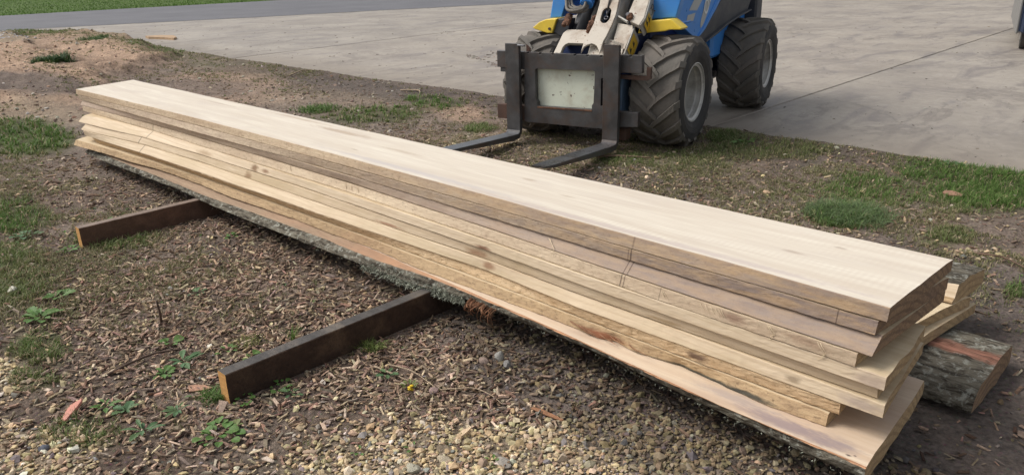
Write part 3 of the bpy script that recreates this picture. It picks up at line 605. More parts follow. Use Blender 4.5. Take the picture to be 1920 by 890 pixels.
sideG = wood('wood_side_knotty', (.68, .555, .395), (.48, .36, .235), .45, (.47, .37, .22), .45, .72, flow=.9, bumps=.25, marks=[(-5.75, .009, .6)],
              spots=[(-.83, 2.05, .265, .035, .5, .014, (.27, .20, .13), .8), (-2.2, 2.08, .265, .05, .5, .02, (.30, .17, .10), .85), (-.62, 2.05, .265, .08, .5, .022, (.34, .27, .24), .6)])
sideH = wood('wood_side_orange', (.68, .52, .33), (.49, .33, .185), .6, (.50, .32, .16), .5, .85, fleck=.75, bumps=.8, spots=[(-1.16, 2.05, .22, .05, .5, .02, (.10, .055, .04), .85)])
sideI = wood('wood_side_rough_tan', (.56, .41, .24), (.30, .20, .12), .5, (.40, .25, .15), .5, .85, fleck=.7, bumps=.8, spots=[(-1.55, 2.04, .17, .13, .5, .02, (.24, .09, .045), .9), (-1.12, 2.04, .16, .3, .5, .009, (.07, .07, .055), .95), (-.95, 2.04, .165, .12, .5, .01, (.06, .06, .05), .9)])
slabtop = wood('wood_slab_top', (.68, .56, .42), (.50, .36, .25), .4, (.38, .30, .29), .35, .75, flow=.3, bumps=.3,
              spots=[(-.80, 1.97, .155, .20, .045, .1, (.25, .20, .22), .75), (-.66, 1.97, .155, .10, .05, .1, (.26, .21, .22), .6), (-.60, 1.945, .155, .012, .006, .1, (.05, .035, .04), .95), (-.585, 1.955, .155, .006, .004, .1, (.05, .035, .04), .9), (-1.0, 2.0, .155, .18, .03, .1, (.36, .30, .28), .6)])
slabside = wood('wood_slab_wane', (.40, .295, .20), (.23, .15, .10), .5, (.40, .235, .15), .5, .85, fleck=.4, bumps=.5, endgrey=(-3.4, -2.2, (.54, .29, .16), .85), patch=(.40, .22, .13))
topE = wood('wood_top_warm', (.66, .545, .37), (.48, .36, .22), .4, (.50, .38, .24), .4, .75, flow=.8, bumps=.25)
endA = wood('wood_end_brown', (.38, .25, .14), (.19, .125, .085), .6, (.20, .14, .11), .6, .85, fleck=.5, bumps=.7, gscale=5, rings=.55)
endB = wood('wood_end_ochre', (.56, .40, .22), (.30, .20, .11), .5, (.33, .24, .16), .5, .85, fleck=.4, bumps=.6, gscale=5, rings=.5)
GRP = 'boards of the sawn timber stack'
L0 = interp([(-7.24, 2.055), (-5.75, 2.115), (-4.97, 2.13), (-3.49, 2.15), (-2.25, 2.148), (-1.77, 2.138), (-1.21, 2.138), (-.62, 2.123)])
L1 = interp([(-7.22, 2.05), (-5.72, 2.103), (-4.96, 2.118), (-3.2, 2.134), (-2.23, 2.131), (-1.19, 2.117), (-.62, 2.115)])
L2 = interp([(-7.23, 2.06), (-4.92, 2.10), (-3.48, 2.135), (-2.23, 2.126), (-1.19, 2.111), (-.62, 2.1)])
L2b = interp([(-7.23, 2.07), (-4.92, 2.115), (-2.23, 2.14), (-1.19, 2.124), (-.62, 2.12)])
L3 = interp([(-7.17, 2.045), (-5.8, 2.11), (-5.01, 2.125), (-3.3, 2.138), (-2.22, 2.111), (-1.72, 2.088), (-1.16, 2.07), (-.61, 2.052)])
L4 = interp([(-7.14, 2.045), (-5.78, 2.10), (-4.97, 2.10), (-3.3, 2.118), (-2.2, 2.091), (-1.71, 2.073), (-1.15, 2.055), (-.6, 2.047)])
L5 = interp([(-6.89, 1.92), (-6.4, 1.965), (-5.85, 2.029), (-4.77, 2.068), (-3.8, 2.088), (-2.19, 2.078), (-1.7, 2.06), (-.56, 2.045)])
L5t = interp([(-6.95, 1.95), (-6.75, 2.015), (-6.3, 2.07), (-5.85, 2.095), (-4.77, 2.10), (-3.8, 2.10), (-2.19, 2.085), (-1.7, 2.065), (-.56, 2.05)])
L6 = interp([(-6.75, 1.895), (-5.76, 2.01), (-4.9, 2.051), (-3.66, 2.06), (-2.2, 2.085), (-1.71, 2.068), (-.58, 2.07)])
L7 = interp([(-6.74, 1.90), (-5.64, 1.962), (-4.78, 1.991), (-3.89, 2.014), (-3.08, 2.035), (-2.2, 2.07), (-1.68, 2.04), (-.55, 2.051)])
L8 = interp([(-6.86, 1.92), (-5.65, 2.0), (-4.5, 2.035), (-3.12, 2.058), (-2.17, 2.06), (-1.13, 2.048), (-.68, 2.056)])
L9t = interp([(-6.9, 1.865), (-5.55, 1.975), (-4.5, 2.02), (-3.12, 2.045), (-2.17, 2.05), (-.68, 2.045)])
L9 = interp([(-6.85, 1.84), (-6.3, 1.90), (-5.9, 1.925), (-5.55, 1.965), (-5.2, 1.985), (-4.83, 1.992), (-4.4, 1.985), (-4.18, 1.998), (-3.7, 2.022), (-3.37, 2.02), (-3.0, 2.034), (-2.64, 2.017), (-2.28, 2.027), (-1.71, 2.037), (-1.56, 2.03), (-1.5, 2.05), (-1.4, 2.032), (-1.22, 2.058), (-1.05, 2.04), (-.89, 2.024), (-.7, 2.037)])
t_ = .044; g_ = .0014
def zl(i): return .155 + t_ * (9 - i)
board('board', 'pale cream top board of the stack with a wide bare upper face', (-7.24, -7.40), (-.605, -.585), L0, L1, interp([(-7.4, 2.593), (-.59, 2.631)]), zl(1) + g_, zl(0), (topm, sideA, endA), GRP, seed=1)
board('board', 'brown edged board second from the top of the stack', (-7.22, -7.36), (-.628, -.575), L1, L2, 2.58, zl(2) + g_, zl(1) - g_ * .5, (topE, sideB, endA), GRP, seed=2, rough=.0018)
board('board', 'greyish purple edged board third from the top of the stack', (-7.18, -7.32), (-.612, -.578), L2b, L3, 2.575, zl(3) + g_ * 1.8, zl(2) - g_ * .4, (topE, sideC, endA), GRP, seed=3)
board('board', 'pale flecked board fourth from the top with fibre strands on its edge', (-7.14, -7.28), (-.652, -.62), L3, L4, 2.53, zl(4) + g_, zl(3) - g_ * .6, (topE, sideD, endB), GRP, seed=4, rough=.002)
board('board', 'honey board fifth from the top whose jagged right end sticks out', (-6.90, -7.15), (-.562, -.585), L5t, L5, 2.46, zl(5) + g_, zl(4) - g_ * .3, (topE, sideE, endB), GRP, seed=5, endsaw=.008)
board('board', 'olive tinted thin board sixth from the top, tucked under a wavy edge', (-6.78, -7.05), (-.585, -.60), interp([(-6.89, 1.93), (-5.85, 2.035), (-4.77, 2.072), (-3.8, 2.083), (-2.19, 2.088), (-1.7, 2.07), (-.56, 2.06)]), L6, 2.45, zl(6) + g_, zl(5) - g_, (topE, sideF, endB), GRP, seed=6)
board('board', 'knotty honey board seventh from the top with a dark eye near its right end', (-6.72, -6.95), (-.558, -.60), interp([(-6.75, 1.89), (-5.76, 2.005), (-4.9, 2.045), (-2.2, 2.08), (-.58, 2.055)]), L7, 2.522, zl(7) + g_, zl(6) - g_ * .5, (topE, sideG, endB), GRP, seed=7)
board('board', 'orange rough edged board ending short near the bottom of the stack', (-6.6, -6.8), (-.678, -.70), interp([(-6.74, 1.905), (-5.64, 1.966), (-4.78, 1.994), (-3.08, 2.038), (-2.2, 2.082), (-1.68, 2.046), (-.6, 2.053)]), L8, 2.40, zl(8) + g_, zl(7) - g_ * .6, (topE, sideH, endB), GRP, seed=8, rough=.0035, endsaw=.012)
board('board', 'rough tan board lying directly on the bark slab with a torn wavy edge', (-6.86, -7.2), (-.70, -.72), L9t, L9, 2.42, zl(9) + g_ * 1.2, zl(8) - g_ * .6, (topE, sideI, endB), GRP, seed=9, rough=.003, endsaw=.012)
# bark slab at the bottom
def slab(name, label, bl, br, topf, midf, botf, farf, z, mats, cat='slab', group=None, seed=0, dome=0., barkamp=.006, zlmid=.3):
    L0_, L1_ = min(bl), max(br); ns = int((L1_ - L0_) / .018); s = np.linspace(0, 1, ns)
    zb, zt = z; prof = []
    for q in range(8): prof.append(('T', q / 7))
    prof += [('W', 0.), ('W', 1.)]                      # far wane
    for q in range(9): prof.append(('B', 1 - q / 8))
    for q in range(1, 6): prof.append(('K', q / 5))       # bark up the near side
    prof += [('M', .5), ('M', .92)]
    ring = len(prof); V = np.zeros((ns, ring, 3)); mi = []
    for q, (kd, f) in enumerate(prof):
        ff = f if kd in 'TB' else (1. if kd == 'W' else 0.)
        lx = bl[0] + (bl[1] - bl[0]) * ff; rx = br[0] + (br[1] - br[0]) * ff + .006 * (vn(np.array([ff * 19.]), np.array([2.2]), seed)[0] - .5)
        x = lx + (rx - lx) * s; T, Mi, Bt, Fa = topf(x), midf(x), botf(x), farf(x); zm = zb + (zt - zb) * (1 - (zlmid(x) if callable(zlmid) else zlmid))
        nb_ = (fbm(x * 14, x * 0 + q * .55, seed, 4) - .5) * 2 * barkamp + (fbm(x * 45, x * 0 + q * 1.7, seed + 4, 3) - .5) * barkamp * 1.2
        nw = (fbm(x * 5, x * 0, seed + 2, 4) - .5) * .010
        if kd == 'T': y = T + (Fa - T) * (f * .995 + .002) + nw * (f < .1); zz = zt + 0 * x + dome * math.sin(math.pi * min(1, f * 1.0)) * (1 if dome else 0) + (nb_ if dome else 0)
        elif kd == 'W': y = Fa + .02 * (1 - f) * 0 + .012 * f; zz = (zt - .004) * (1 - f) + (zb + .03) * f + 0 * x
        elif kd == 'B': y = Bt + .01 + (Fa - Bt) * f; zz = zb + 0 * x + .5 * nb_ - (.012 * math.sin(math.pi * f))
        elif kd == 'K': y = Bt + (Mi - Bt) * f - .010 * math.sin(math.pi * f) - nb_; zz = zb + (zm - zb) * f + .3 * nb_
        else: y = Mi + (T - Mi) * f + nw + .25 * nb_ * (1 - f); zz = zm + (zt - zm) * f
        V[:, q, 0] = x; V[:, q, 1] = y; V[:, q, 2] = zz
    idx = np.arange(ns * ring).reshape(ns, ring); a = idx[:-1]; b = idx[1:]; F = []
    for q in range(ring):
        p = (q + 1) % ring; F += np.stack([a[:, q], b[:, q], b[:, p], a[:, p]], 1).tolist()
        k1 = prof[q][0]; k2 = prof[p][0]
        m_ = 0 if (k1 == 'T' and k2 == 'T') else (1 if (k1 in 'M' or k2 in 'M' or k2 == 'T') else 2)
        mi += [m_] * (ns - 1)
    o3 = np.array([br[0], float(botf(np.array([br[0]]))[0]), zb])
    me = bpy.data.meshes.new(name); me.from_pydata((V.reshape(-1, 3) - o3).tolist(), [], F + [idx[0].tolist(), idx[-1].tolist()[::-1]]); me.update()
    me.polygons.foreach_set('material_index', mi + [3, 3]); o = link(name, me, list(mats), None, tuple(o3))
    bm = bmesh.new(); bm.from_mesh(me); bmesh.ops.recalc_face_normals(bm, faces=bm.faces); bmesh.ops.triangulate(bm, faces=[f for f in bm.faces if len(f.verts) > 4]); bm.to_mesh(me); bm.free()
    tag(o, label, cat, group); return o
bark = bark_mat('bark_slab_underside'); barkred = bark_mat('bark_with_red_streak', 1., (.34, .165, .115))
S10t = interp([(-7.0, 2.0), (-5.5, 2.02), (-4.2, 2.035), (-3.0, 2.03), (-2.65, 2.012), (-2.25, 2.0), (-1.63, 1.976), (-1.38, 1.958), (-1.14, 1.944), (-1.0, 1.928), (-.74, 1.931), (-.54, 1.926)])
S10m = interp([(-7.0, 1.93), (-6.2, 1.915), (-5.4, 1.93), (-4.7, 1.932), (-4.0, 1.965), (-3.335, 1.985), (-2.9, 1.975), (-2.55, 2.0), (-2.25, 1.997), (-1.63, 1.974), (-1.14, 1.942), (-.54, 1.924)])
S10b = interp([(-7.0, 1.88), (-6.3, 1.873), (-5.0, 1.923), (-4.5, 1.90), (-4.1, 1.905), (-3.24, 1.935), (-2.6, 1.96), (-2.27, 2.012), (-1.63, 2.03), (-1.12, 1.985), (-.69, 1.945), (-.5, 1.95)])
S10f = interp([(-7.1, 2.45), (-.55, 2.516)])
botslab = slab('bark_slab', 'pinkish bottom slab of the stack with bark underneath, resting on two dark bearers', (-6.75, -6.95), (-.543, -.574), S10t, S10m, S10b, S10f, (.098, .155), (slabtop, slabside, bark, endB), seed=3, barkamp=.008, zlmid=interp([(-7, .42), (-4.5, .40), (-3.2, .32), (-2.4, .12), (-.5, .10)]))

# strands, shreds and lichen hanging on the stack
STR = plain('fibre', (.68, .56, .38), .8)
b4 = [o for o in COL.objects if o.get('label', '').startswith('pale flecked')][0]
def rel(o, pts): return [Vector(p) - o.location for p in pts]
for i, bx_ in enumerate([-1.175, -1.155, -1.135, -1.118, -1.105, -1.095, -1.33, -1.325, -.93, -.925, -.77, -.762]):
    y0 = float(L3(bx_)) - .002; ln = .016 + .016 * rng.random(); zt = zl(3) - .006
    tube('fibre_strand', rel(b4, smooth_path([(bx_, y0 + .004, zt), (bx_ + .012, y0 - .008, zt - ln * .2), (bx_ + .022 + .01 * rng.random(), y0 - .008, zt - ln), (bx_ + .012, y0 - .006, zt - ln * 1.7)], 4)), .0008, STR, b4, 5)
b3 = [o for o in COL.objects if o.get('label', '').startswith('greyish purple')][0]
for dx in (0, -.006): tube('fibre_strand', rel(b3, smooth_path([(-1.885 + dx, 2.118, .455), (-1.865, 2.105, .445), (-1.84, 2.09, .43), (-1.832, 2.082, .408)], 4)), .0011, STR, b3, 5)
for bx_ in (-3.35, -3.30, -3.24, -3.9):
    y0 = float(L3(bx_)) - .002; tube('fibre_strand', rel(b4, smooth_path([(bx_, y0, .415), (bx_ + .02, y0 - .01, .41), (bx_ + .03, y0 - .012, .385), (bx_ + .02, y0 - .008, .36)], 4)), .0014, STR, b4, 5)
RED = wood('torn_red_bark', (.34, .165, .09), (.12, .06, .035), .8, (.52, .33, .20), .5, .9, fleck=.4, bumps=.6, gscale=3)
for i in range(34):
    x0 = -2.24 + .17 * rng.random(); y0 = float(S10m(x0)) - .004; z0_ = .135 - .012 * rng.random(); ln = .02 + .06 * rng.random() ** 1.5; dx = (rng.random() - .5) * .09
    pts = smooth_path([(x0, y0 + .01, z0_), (x0 + dx * .3, y0 - .014 - .012 * rng.random(), z0_ - ln * .25), (x0 + dx * .8, y0 - .018 - .02 * rng.random(), z0_ - ln * .7), (x0 + dx, y0 - .006 + .02 * (rng.random() - .5), max(.015, z0_ - ln * 1.1))], 4)
    w = .0015 + .0055 * rng.random() ** 2; V, F = tube_np(rel(botslab, pts), [w * (1 - .7 * k / (len(pts) - 1)) for k in range(len(pts))], 4)
    me = bpy.data.meshes.new('bark_shred'); me.from_pydata([tuple(v) for v in V], [], F); link('bark_shred', me, RED, botslab)
for i in range(14):      # red-brown torn splinters along the break in the second lowest edge
    x0 = -1.72 + .3 * rng.random(); y0 = float(L9(x0)) - .002; z0_ = .168 + .01 * rng.random(); pts = [(x0, y0 + .004, z0_), (x0 + .03, y0 - .006, z0_ + .002 - .006 * rng.random()), (x0 + .05 + .05 * rng.random(), y0 - .007 - .008 * rng.random(), z0_ - .010 * rng.random())]
    V, F = tube_np(rel(botslab, pts), [.0028, .002, .0006], 4); me = bpy.data.meshes.new('bark_shred'); me.from_pydata([tuple(v) for v in V], [], F); link('bark_shred', me, RED, botslab)
N = 3000       # lichen
u = rng.random(N); x = np.where(u < .90, -2.98 + .70 * rng.random(N) ** .9, np.where(u < .95, -6.0 + 3.1 * rng.random(N), -2.2 + 1.65 * rng.random(N)))
yb = S10b(x); zc = np.where(u < .90, .085 + .045 * rng.random(N), .09 + .025 * rng.random(N)); y = yb - .006 + (S10m(x) - yb) * np.clip((zc - .088) / .05, 0, 1)
lc = np.array([.36, .375, .30]) * (.5 + .9 * rng.random((N, 1)))
h = np.where(u < .9, .008 + .017 * rng.random(N), .006 + .006 * rng.random(N))
vv = np.zeros((N, 4, 3)); d = rng.normal(0, 1, (N, 3)); d[:, 1] = -np.abs(d[:, 1]) * 1.1; d[:, 2] -= .5; d /= np.linalg.norm(d, axis=1)[:, None]; P0 = np.stack([x, y, zc], 1); q = np.cross(d, rng.normal(0, 1, (N, 3))); q /= np.linalg.norm(q, axis=1)[:, None]
vv[:, 0] = P0 - q * .0011; vv[:, 1] = P0 + q * .0011; bend = q * (rng.normal(0, .5, (N, 1)) * h[:, None]); vv[:, 2] = P0 + d * h[:, None] * .6 + bend * .4 + q * .0009; vv[:, 3] = P0 + d * h[:, None] + bend
F = (np.array([[0, 1, 2], [0, 2, 3]])[None] + (np.arange(N) * 4)[:, None, None]).reshape(-1, 3)
lm = mesh_np('lichen', vv.reshape(-1, 3) - np.array(botslab.location), F, np.repeat(lc, 4, axis=0)); o = link('lichen', lm, vcol_mat('lichen_tuft', .95, .2, 80, .1), botslab); tag(o, kind='stuff')

# bearers
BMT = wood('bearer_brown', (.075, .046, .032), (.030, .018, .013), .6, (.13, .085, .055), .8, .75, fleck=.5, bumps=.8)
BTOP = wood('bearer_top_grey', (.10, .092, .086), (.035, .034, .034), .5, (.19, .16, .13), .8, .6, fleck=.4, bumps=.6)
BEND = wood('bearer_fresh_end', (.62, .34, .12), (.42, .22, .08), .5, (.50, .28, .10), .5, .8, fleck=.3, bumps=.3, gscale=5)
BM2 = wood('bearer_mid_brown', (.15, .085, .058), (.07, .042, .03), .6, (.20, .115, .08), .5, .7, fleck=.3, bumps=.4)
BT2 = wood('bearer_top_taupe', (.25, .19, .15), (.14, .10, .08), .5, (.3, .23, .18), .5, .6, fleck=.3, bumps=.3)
def bearer(label, x0, x1, ya, yb, sk, mats, h=.1):
    me = bpy.data.meshes.new('bearer'); ns = 40; V = []; F = []; mi = []
    for i in range(ns):
        f = i / (ns - 1); y = ya + (yb - ya) * f; dx = sk * f; j = [(rng.random() - .5) * .0015 for _ in range(8)]
        e = .003
        ring = [(x0 + dx + e, h), (x1 + dx - e, h), (x1 + dx, h - e), (x1 + dx, h * .5), (x1 + dx, -.03), (x0 + dx, -.03), (x0 + dx, h * .5), (x0 + dx, h - e)]
        V += [(a + j[k], y + (.012 * (x - 0) if i == 0 else 0), b + j[-k - 1] * .7) for k, (a, b) in enumerate(ring) for x in [a - x0]]
    for i in range(ns - 1):
        for k in range(8):
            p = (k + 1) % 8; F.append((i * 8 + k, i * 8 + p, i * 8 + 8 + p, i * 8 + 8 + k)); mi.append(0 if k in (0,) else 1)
    F += [tuple(range(8))[::-1], tuple(range((ns - 1) * 8, ns * 8))]; me.from_pydata([(a - x0, b - ya, c) for a, b, c in V], [], F); me.update(); me.polygons.foreach_set('material_index', mi + [2, 2])
    bm = bmesh.new(); bm.from_mesh(me); bmesh.ops.recalc_face_normals(bm, faces=bm.faces); bm.to_mesh(me); bm.free()
    return tag(link('bearer', me, list(mats), None, (x0, ya, 0)), label, 'bearer', 'bearers under the timber stack')
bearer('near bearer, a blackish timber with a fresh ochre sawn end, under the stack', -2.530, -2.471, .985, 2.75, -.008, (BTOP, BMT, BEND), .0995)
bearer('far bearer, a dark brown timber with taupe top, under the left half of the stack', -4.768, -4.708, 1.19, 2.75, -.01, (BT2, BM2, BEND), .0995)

# timber lying behind the stack
SG = 'timber lying behind the stack'
def cf(v): return interp([(-9, v), (9, v)])
slab('bark_slab', 'bark covered slab with a red streak lying on the ground behind the stack', (-3.6, -3.6), (-.452, -.444), cf(2.745), cf(2.715), cf(2.665), cf(3.135), (.004, .088), (barkred, barkred, bark, endA), 'slab', SG, seed=11, dome=.012, barkamp=.009, zlmid=.12)
board('board', 'ochre plank lowest of those behind the stack, above the red streaked slab', (-3.9, -3.9), (-.700, -.617), cf(2.745), cf(2.745), 3.296, .106, .148, (topE, endB, endB), SG, seed=12, endsaw=.008)
board('board', 'ochre plank behind the stack, just beneath the small bark topped slab', (-3.9, -3.9), (-.735, -.636), cf(2.755), cf(2.755), 3.24, .150, .193, (topE, endB, endB), SG, seed=13, endsaw=.008)
slab('bark_slab', 'narrow slab with grey lichened bark on top, uppermost of those behind the stack', (-3.9, -3.9), (-.665, -.635), cf(3.165), cf(3.135), cf(3.108), cf(3.40), (.196, .262), (bark_mat('bark_grey', 1.6), sideE, endB, endB), 'slab', SG, seed=14, dome=.010, barkamp=.006, zlmid=.75)

# ------------------------------------------------------------------ loader
BLUE = plain('blue_paint', (.05, .25, .68), .35, var=.05, scale=3, dirt=(.12, .22, .40), dirt_amt=.22, spec=.5, bump=.02)
YEL = plain('yellow_paint', (.84, .60, .06), .4, var=.04, scale=3, dirt=(.50, .38, .08), dirt_amt=.35, spec=.5, bump=.02)
WHT = plain('worn_white_paint', (.48, .43, .355), .5, var=.10, scale=5, dirt=(.25, .17, .11), dirt_amt=.75, chips=(.16, .07, .04), bump=.06)
WHS = plain('grey_white_paint', (.44, .43, .39), .5, var=.08, scale=5, dirt=(.24, .17, .11), dirt_amt=.5, bump=.05)
MINT = plain('pale_green_plate', (.70, .73, .60), .5, var=.07, scale=5, dirt=(.46, .40, .28), dirt_amt=.45, chips=(.10, .06, .04), bump=.05, dirt_scale=1.7)
STEEL = plain('worn_dark_steel', (.085, .083, .083), .42, .3, .3, 7, dirt=(.10, .065, .048), dirt_amt=.7, bump=.12)
STEELR = plain('rusty_steel', (.10, .055, .04), .75, .1, .3, 9, dirt=(.06, .05, .045), dirt_amt=.6, bump=.15)
FORKT = plain('polished_fork', (.12, .125, .135), .33, .6, .3, 7, dirt=(.09, .06, .05), dirt_amt=.5, bump=.08)
RUST = plain('heavy_rust', (.17, .085, .05), .95, 0, .45, 30, dirt=(.05, .03, .025), dirt_amt=.8, bump=.5)
RUB = plain('tyre_rubber', (.13, .12, .105), .85, 0, .18, 9, dirt=(.17, .15, .13), dirt_amt=.8, bump=.15, spec=.25)
RUBS = plain('tyre_sidewall', (.035, .034, .034), .7, 0, .2, 9, dirt=(.08, .07, .062), dirt_amt=.6, bump=.1, spec=.3)
RIM = plain('grey_rim', (.52, .51, .48), .45, .3, .12, 6, dirt=(.17, .14, .12), dirt_amt=.6, bump=.05)
NAVY = plain('navy_chassis', (.022, .04, .12), .5, 0, .2, 5, dirt=(.07, .06, .06), dirt_amt=.5)
DGREY = plain('dark_plastic', (.045, .048, .055), .5, 0, .15, 5, dirt=(.10, .095, .09), dirt_amt=.5)
BLK = plain('black_rubber', (.03, .028, .026), .6, 0, .2, 8, dirt=(.10, .085, .07), dirt_amt=.6)
HOSE = plain('dusty_hose', (.16, .145, .125), .7, 0, .2, 8, dirt=(.09, .08, .07), dirt_amt=.5)
SIL = plain('silver_sticker', (.42, .43, .42), .4, 0, .05, 4)
STK = plain('warning_yellow', (.60, .38, .03), .5, 0, .1, 4, dirt=(.3, .2, .06), dirt_amt=.4)
INK = plain('sticker_black', (.02, .02, .02), .5)
LBL = plain('letter_white', (.65, .67, .68), .4)
lo = empty('compact_loader', (-4.06482, 5.32092, 0), .21)
tag(lo, 'blue compact wheel loader with yellow fenders and black pallet forks behind the stack', 'loader')

def wheel(side, c, yaw, Rt=.450, W=.427, seed=0):
    """axle along local X, outer face towards side (+1/-1). returns wheel disc with tyre and valve children"""
    hub = empty('wheel', c, yaw, lo) if False else None
    # disc (part)
    prof = [(.0, .0), (.055, .0), (.06, .012), (.075, .012), (.08, -.02), (.15, -.035), (.19, -.03), (.200, .03), (.204, .085), (.218, .095), (.222, .125), (.236, .135), (.240, .150), (.232, .152), (.228, .140), (.21, .132)]
    # x offset measured from the inner dish plane; outer lip at W*.46
    base = W * .46 - .150
    def revolve(prof, seg, m0=None):
        V = []; F = []
        for k in range(seg):
            a = 2 * math.pi * k / seg
            for (r, x) in prof: V.append((side * x, r * math.cos(a), r * math.sin(a)))
        n = len(prof)
        for k in range(seg):
            k2 = (k + 1) % seg
            for i in range(n - 1): F.append((k * n + i, k * n + i + 1, k2 * n + i + 1, k2 * n + i))
        return V, F
    V, F = revolve([(r, base + x) for r, x in prof], 48)
    me = bpy.data.meshes.new('wheel'); me.from_pydata(V, [], F); me.update()
    bm = bmesh.new(); bm.from_mesh(me); bmesh.ops.remove_doubles(bm, verts=bm.verts, dist=1e-5); me = bm_mesh('wheel', bm, False)
    w = link('wheel', me, RIM, lo, c); w.rotation_euler = (0, 0, yaw)
    for k in range(6):
        a = k * math.pi / 3 + .3; cyl('wheel_nut', (side * (base + .022), .055 * math.cos(a) * .68 * 1.6, .055 * math.sin(a) * 1.1), (1, 0, 0), .009, .014, STEEL, w, 6)
    tube('valve_stem', [(side * (base - .02), -.02, -.165), (side * (base + .03), -.02, -.175), (side * (base + .045), -.005, -.18)], [.009, .008, .006], BLK, w, 7)
    tube('valve_stem', [(side * (base - .02), .02, -.155), (side * (base + .02), .03, -.17)], [.012, .012], BLK, w, 7)
    # tyre
    half = W / 2; Rb = Rt - .026
    tp = [(.225, half * .86), (.245, half * .93), (.285, half * 1.0), (.33, half * 1.03), (.375, half * 1.0), (Rb - .030, half * .965), (Rb - .012, half * .90), (Rb - .004, half * .7), (Rb, half * .4), (Rb + .001, 0)]
    tp = tp + [(r, -x) for r, x in tp[-2::-1]]
    seg = 72; V = []; F = []; mi = []
    for k in range(seg):
        a = 2 * math.pi * k / seg
        for (r, x) in tp:
            # slight flattening at the ground
            yy, zz = r * math.sin(a), r * math.cos(a); zz = max(zz, -Rt + .004)
            V.append((x, yy, zz))
    n = len(tp)
    for k in range(seg):
        k2 = (k + 1) % seg
        for i in range(n - 1): F.append((k * n + i, k * n + i + 1, k2 * n + i + 1, k2 * n + i)); mi.append(1 if (i < 5 or i >= n - 6) else 0)
    # chevron lugs
    NL = 16
    def surf(x):   # radius of the carcass at |x|
        ax = abs(x) / half
        return Rb - .004 * min(1, ax / .7) - (.03 * max(0, (ax - .8) / .2) ** 1.5)
    for sd in (1, -1):
        for k in range(NL):
            a0 = 2 * math.pi * (k + (.5 if sd > 0 else 0)) / NL; m = 9; base_i = len(V)
            for j in range(m):
                t = j / (m - 1); x = sd * (-.035 + t * (half * .99 + .035)); sweep = .50 * t ** .85 + .0
                wdt = (.050 + .030 * t) / 2; hgt = .030 - .006 * t; tw = .010 * (vn(np.array([k * 3.1 + j * .8]), np.array([seed + sd + 3.]), seed)[0] - .5)
                for (dw, top) in ((-1, 0), (-.72, 1), (.72, 1), (1, 0)):
                    da = (dw * wdt + tw) / Rt; ang = a0 + sweep * 1.0 + da; r = surf(x) + (hgt if top else -.012)
                    if t > .97: r -= .014 if top else 0.
                    xx = x * (1.015 if top else 1.0)
                    # front of machine faces -Y; chevrons point down when seen from the front
                    yy, zz = -r * math.sin(ang), -r * math.cos(ang); zz = max(zz, -Rt + .001 * dw)
                    V.append((xx, yy, zz))
            for j in range(m - 1):
                for q in range(3):
                    p = base_i + j * 4 + q; F.append((p, p + 1, p + 5, p + 4)); mi.append(0)
            F.append(tuple(base_i + q for q in range(4))); F.append(tuple(base_i + (m - 1) * 4 + q for q in (3, 2, 1, 0))); mi += [0, 0]
    me = bpy.data.meshes.new('tyre'); me.from_pydata(V, [], F); me.update(); me.polygons.foreach_set('material_index', mi)
    bm = bmesh.new(); bm.from_mesh(me); bmesh.ops.recalc_face_normals(bm, faces=bm.faces); bm.to_mesh(me); bm.free()
    me.polygons.foreach_set('use_smooth', [False] * len(me.polygons))
    link('tyre', me, [RUB, RUBS], w); return w
wheel(1, (.60, 0, .449), 0, seed=1); wheel(-1, (-.60, 0, .449), 0, seed=2)
wheel(1, (.67, 1.946, .449), .05, seed=3); wheel(-1, (-.53, 1.98, .449), .05, seed=4)

# ---- pallet fork carriage; front face in the plane y=-.55
UP = Matrix.Rotation(R(90), 4, 'X')      # plate XY -> X,Z facing -Y
def vplate(name, outline, holes, y, th, m, parent, bevel=.003):
    me = plate(outline, holes, th, bevel, name)        # occupies local z -th..0
    me.transform(UP)                                   # z -> -y : occupies y 0..th
    me.transform(Matrix.Translation((0, y, 0))); return link(name, me, m, parent)
out = [(-.515, .19), (-.505, .777), (-.482, .777), (-.482, .764), (-.462, .764), (-.462, .777), (-.364, .777), (-.364, .764), (-.344, .764), (-.344, .777), (-.246, .777), (-.246, .764), (-.226, .764), (-.226, .777), (-.041, .777), (-.041, .764), (-.021, .764), (-.021, .777), (.074, .777), (.074, .764), (.094, .764), (.094, .777), (.195, .777), (.195, .764), (.215, .764), (.215, .778), (.245, .778), (.242, .20), (.21, .195)]
win = rounded([(-.405, .645), (.150, .657), (.140, .395), (.125, .38), (.128, .345), (-.385, .335), (-.385, .37), (-.40, .385)], .018, 3)
slot = rounded([(.205, .38), (.205, .60), (.222, .60), (.222, .38)], .008, 3)
car = vplate('fork_carriage', out[::-1], [win, slot], -.533, .045, STEEL, lo, .002)
def sub(name, outline, y, th, m): return vplate(name, outline, [], y, th, m, car, .003)
sub('upper_bar', [(-.785, .640), (-.785, .775), (-.70, .776), (-.70, .762), (-.68, .762), (-.68, .777), (-.512, .777), (-.512, .63)], -.525, .05, STEEL)
sub('upper_bar', [(.247, .648), (.247, .786), (.440, .789), (.440, .775), (.462, .775), (.462, .79), (.545, .79), (.547, .655)], -.525, .05, STEEL)
sub('lower_bar', [(-.797, .198), (-.797, .322), (-.518, .325), (-.518, .20)], -.525, .045, STEELR)
sub('lower_bar', [(.246, .215), (.246, .348), (.527, .35), (.527, .235)], -.525, .045, STEEL)
sub('hook_bar', [(-.760, .600), (-.760, .638), (-.690, .638), (-.690, .600)], -.515, .03, STEEL)
sub('hook_bar', [(.29, .600), (.29, .63), (.52, .632), (.575, .632), (.575, .70), (.61, .70), (.61, .612), (.58, .598)], -.50, .03, STEELR)
sub('window_lip', [(-.385, .318), (-.385, .333), (.128, .342), (.128, .327)], -.536, .02, RUST)
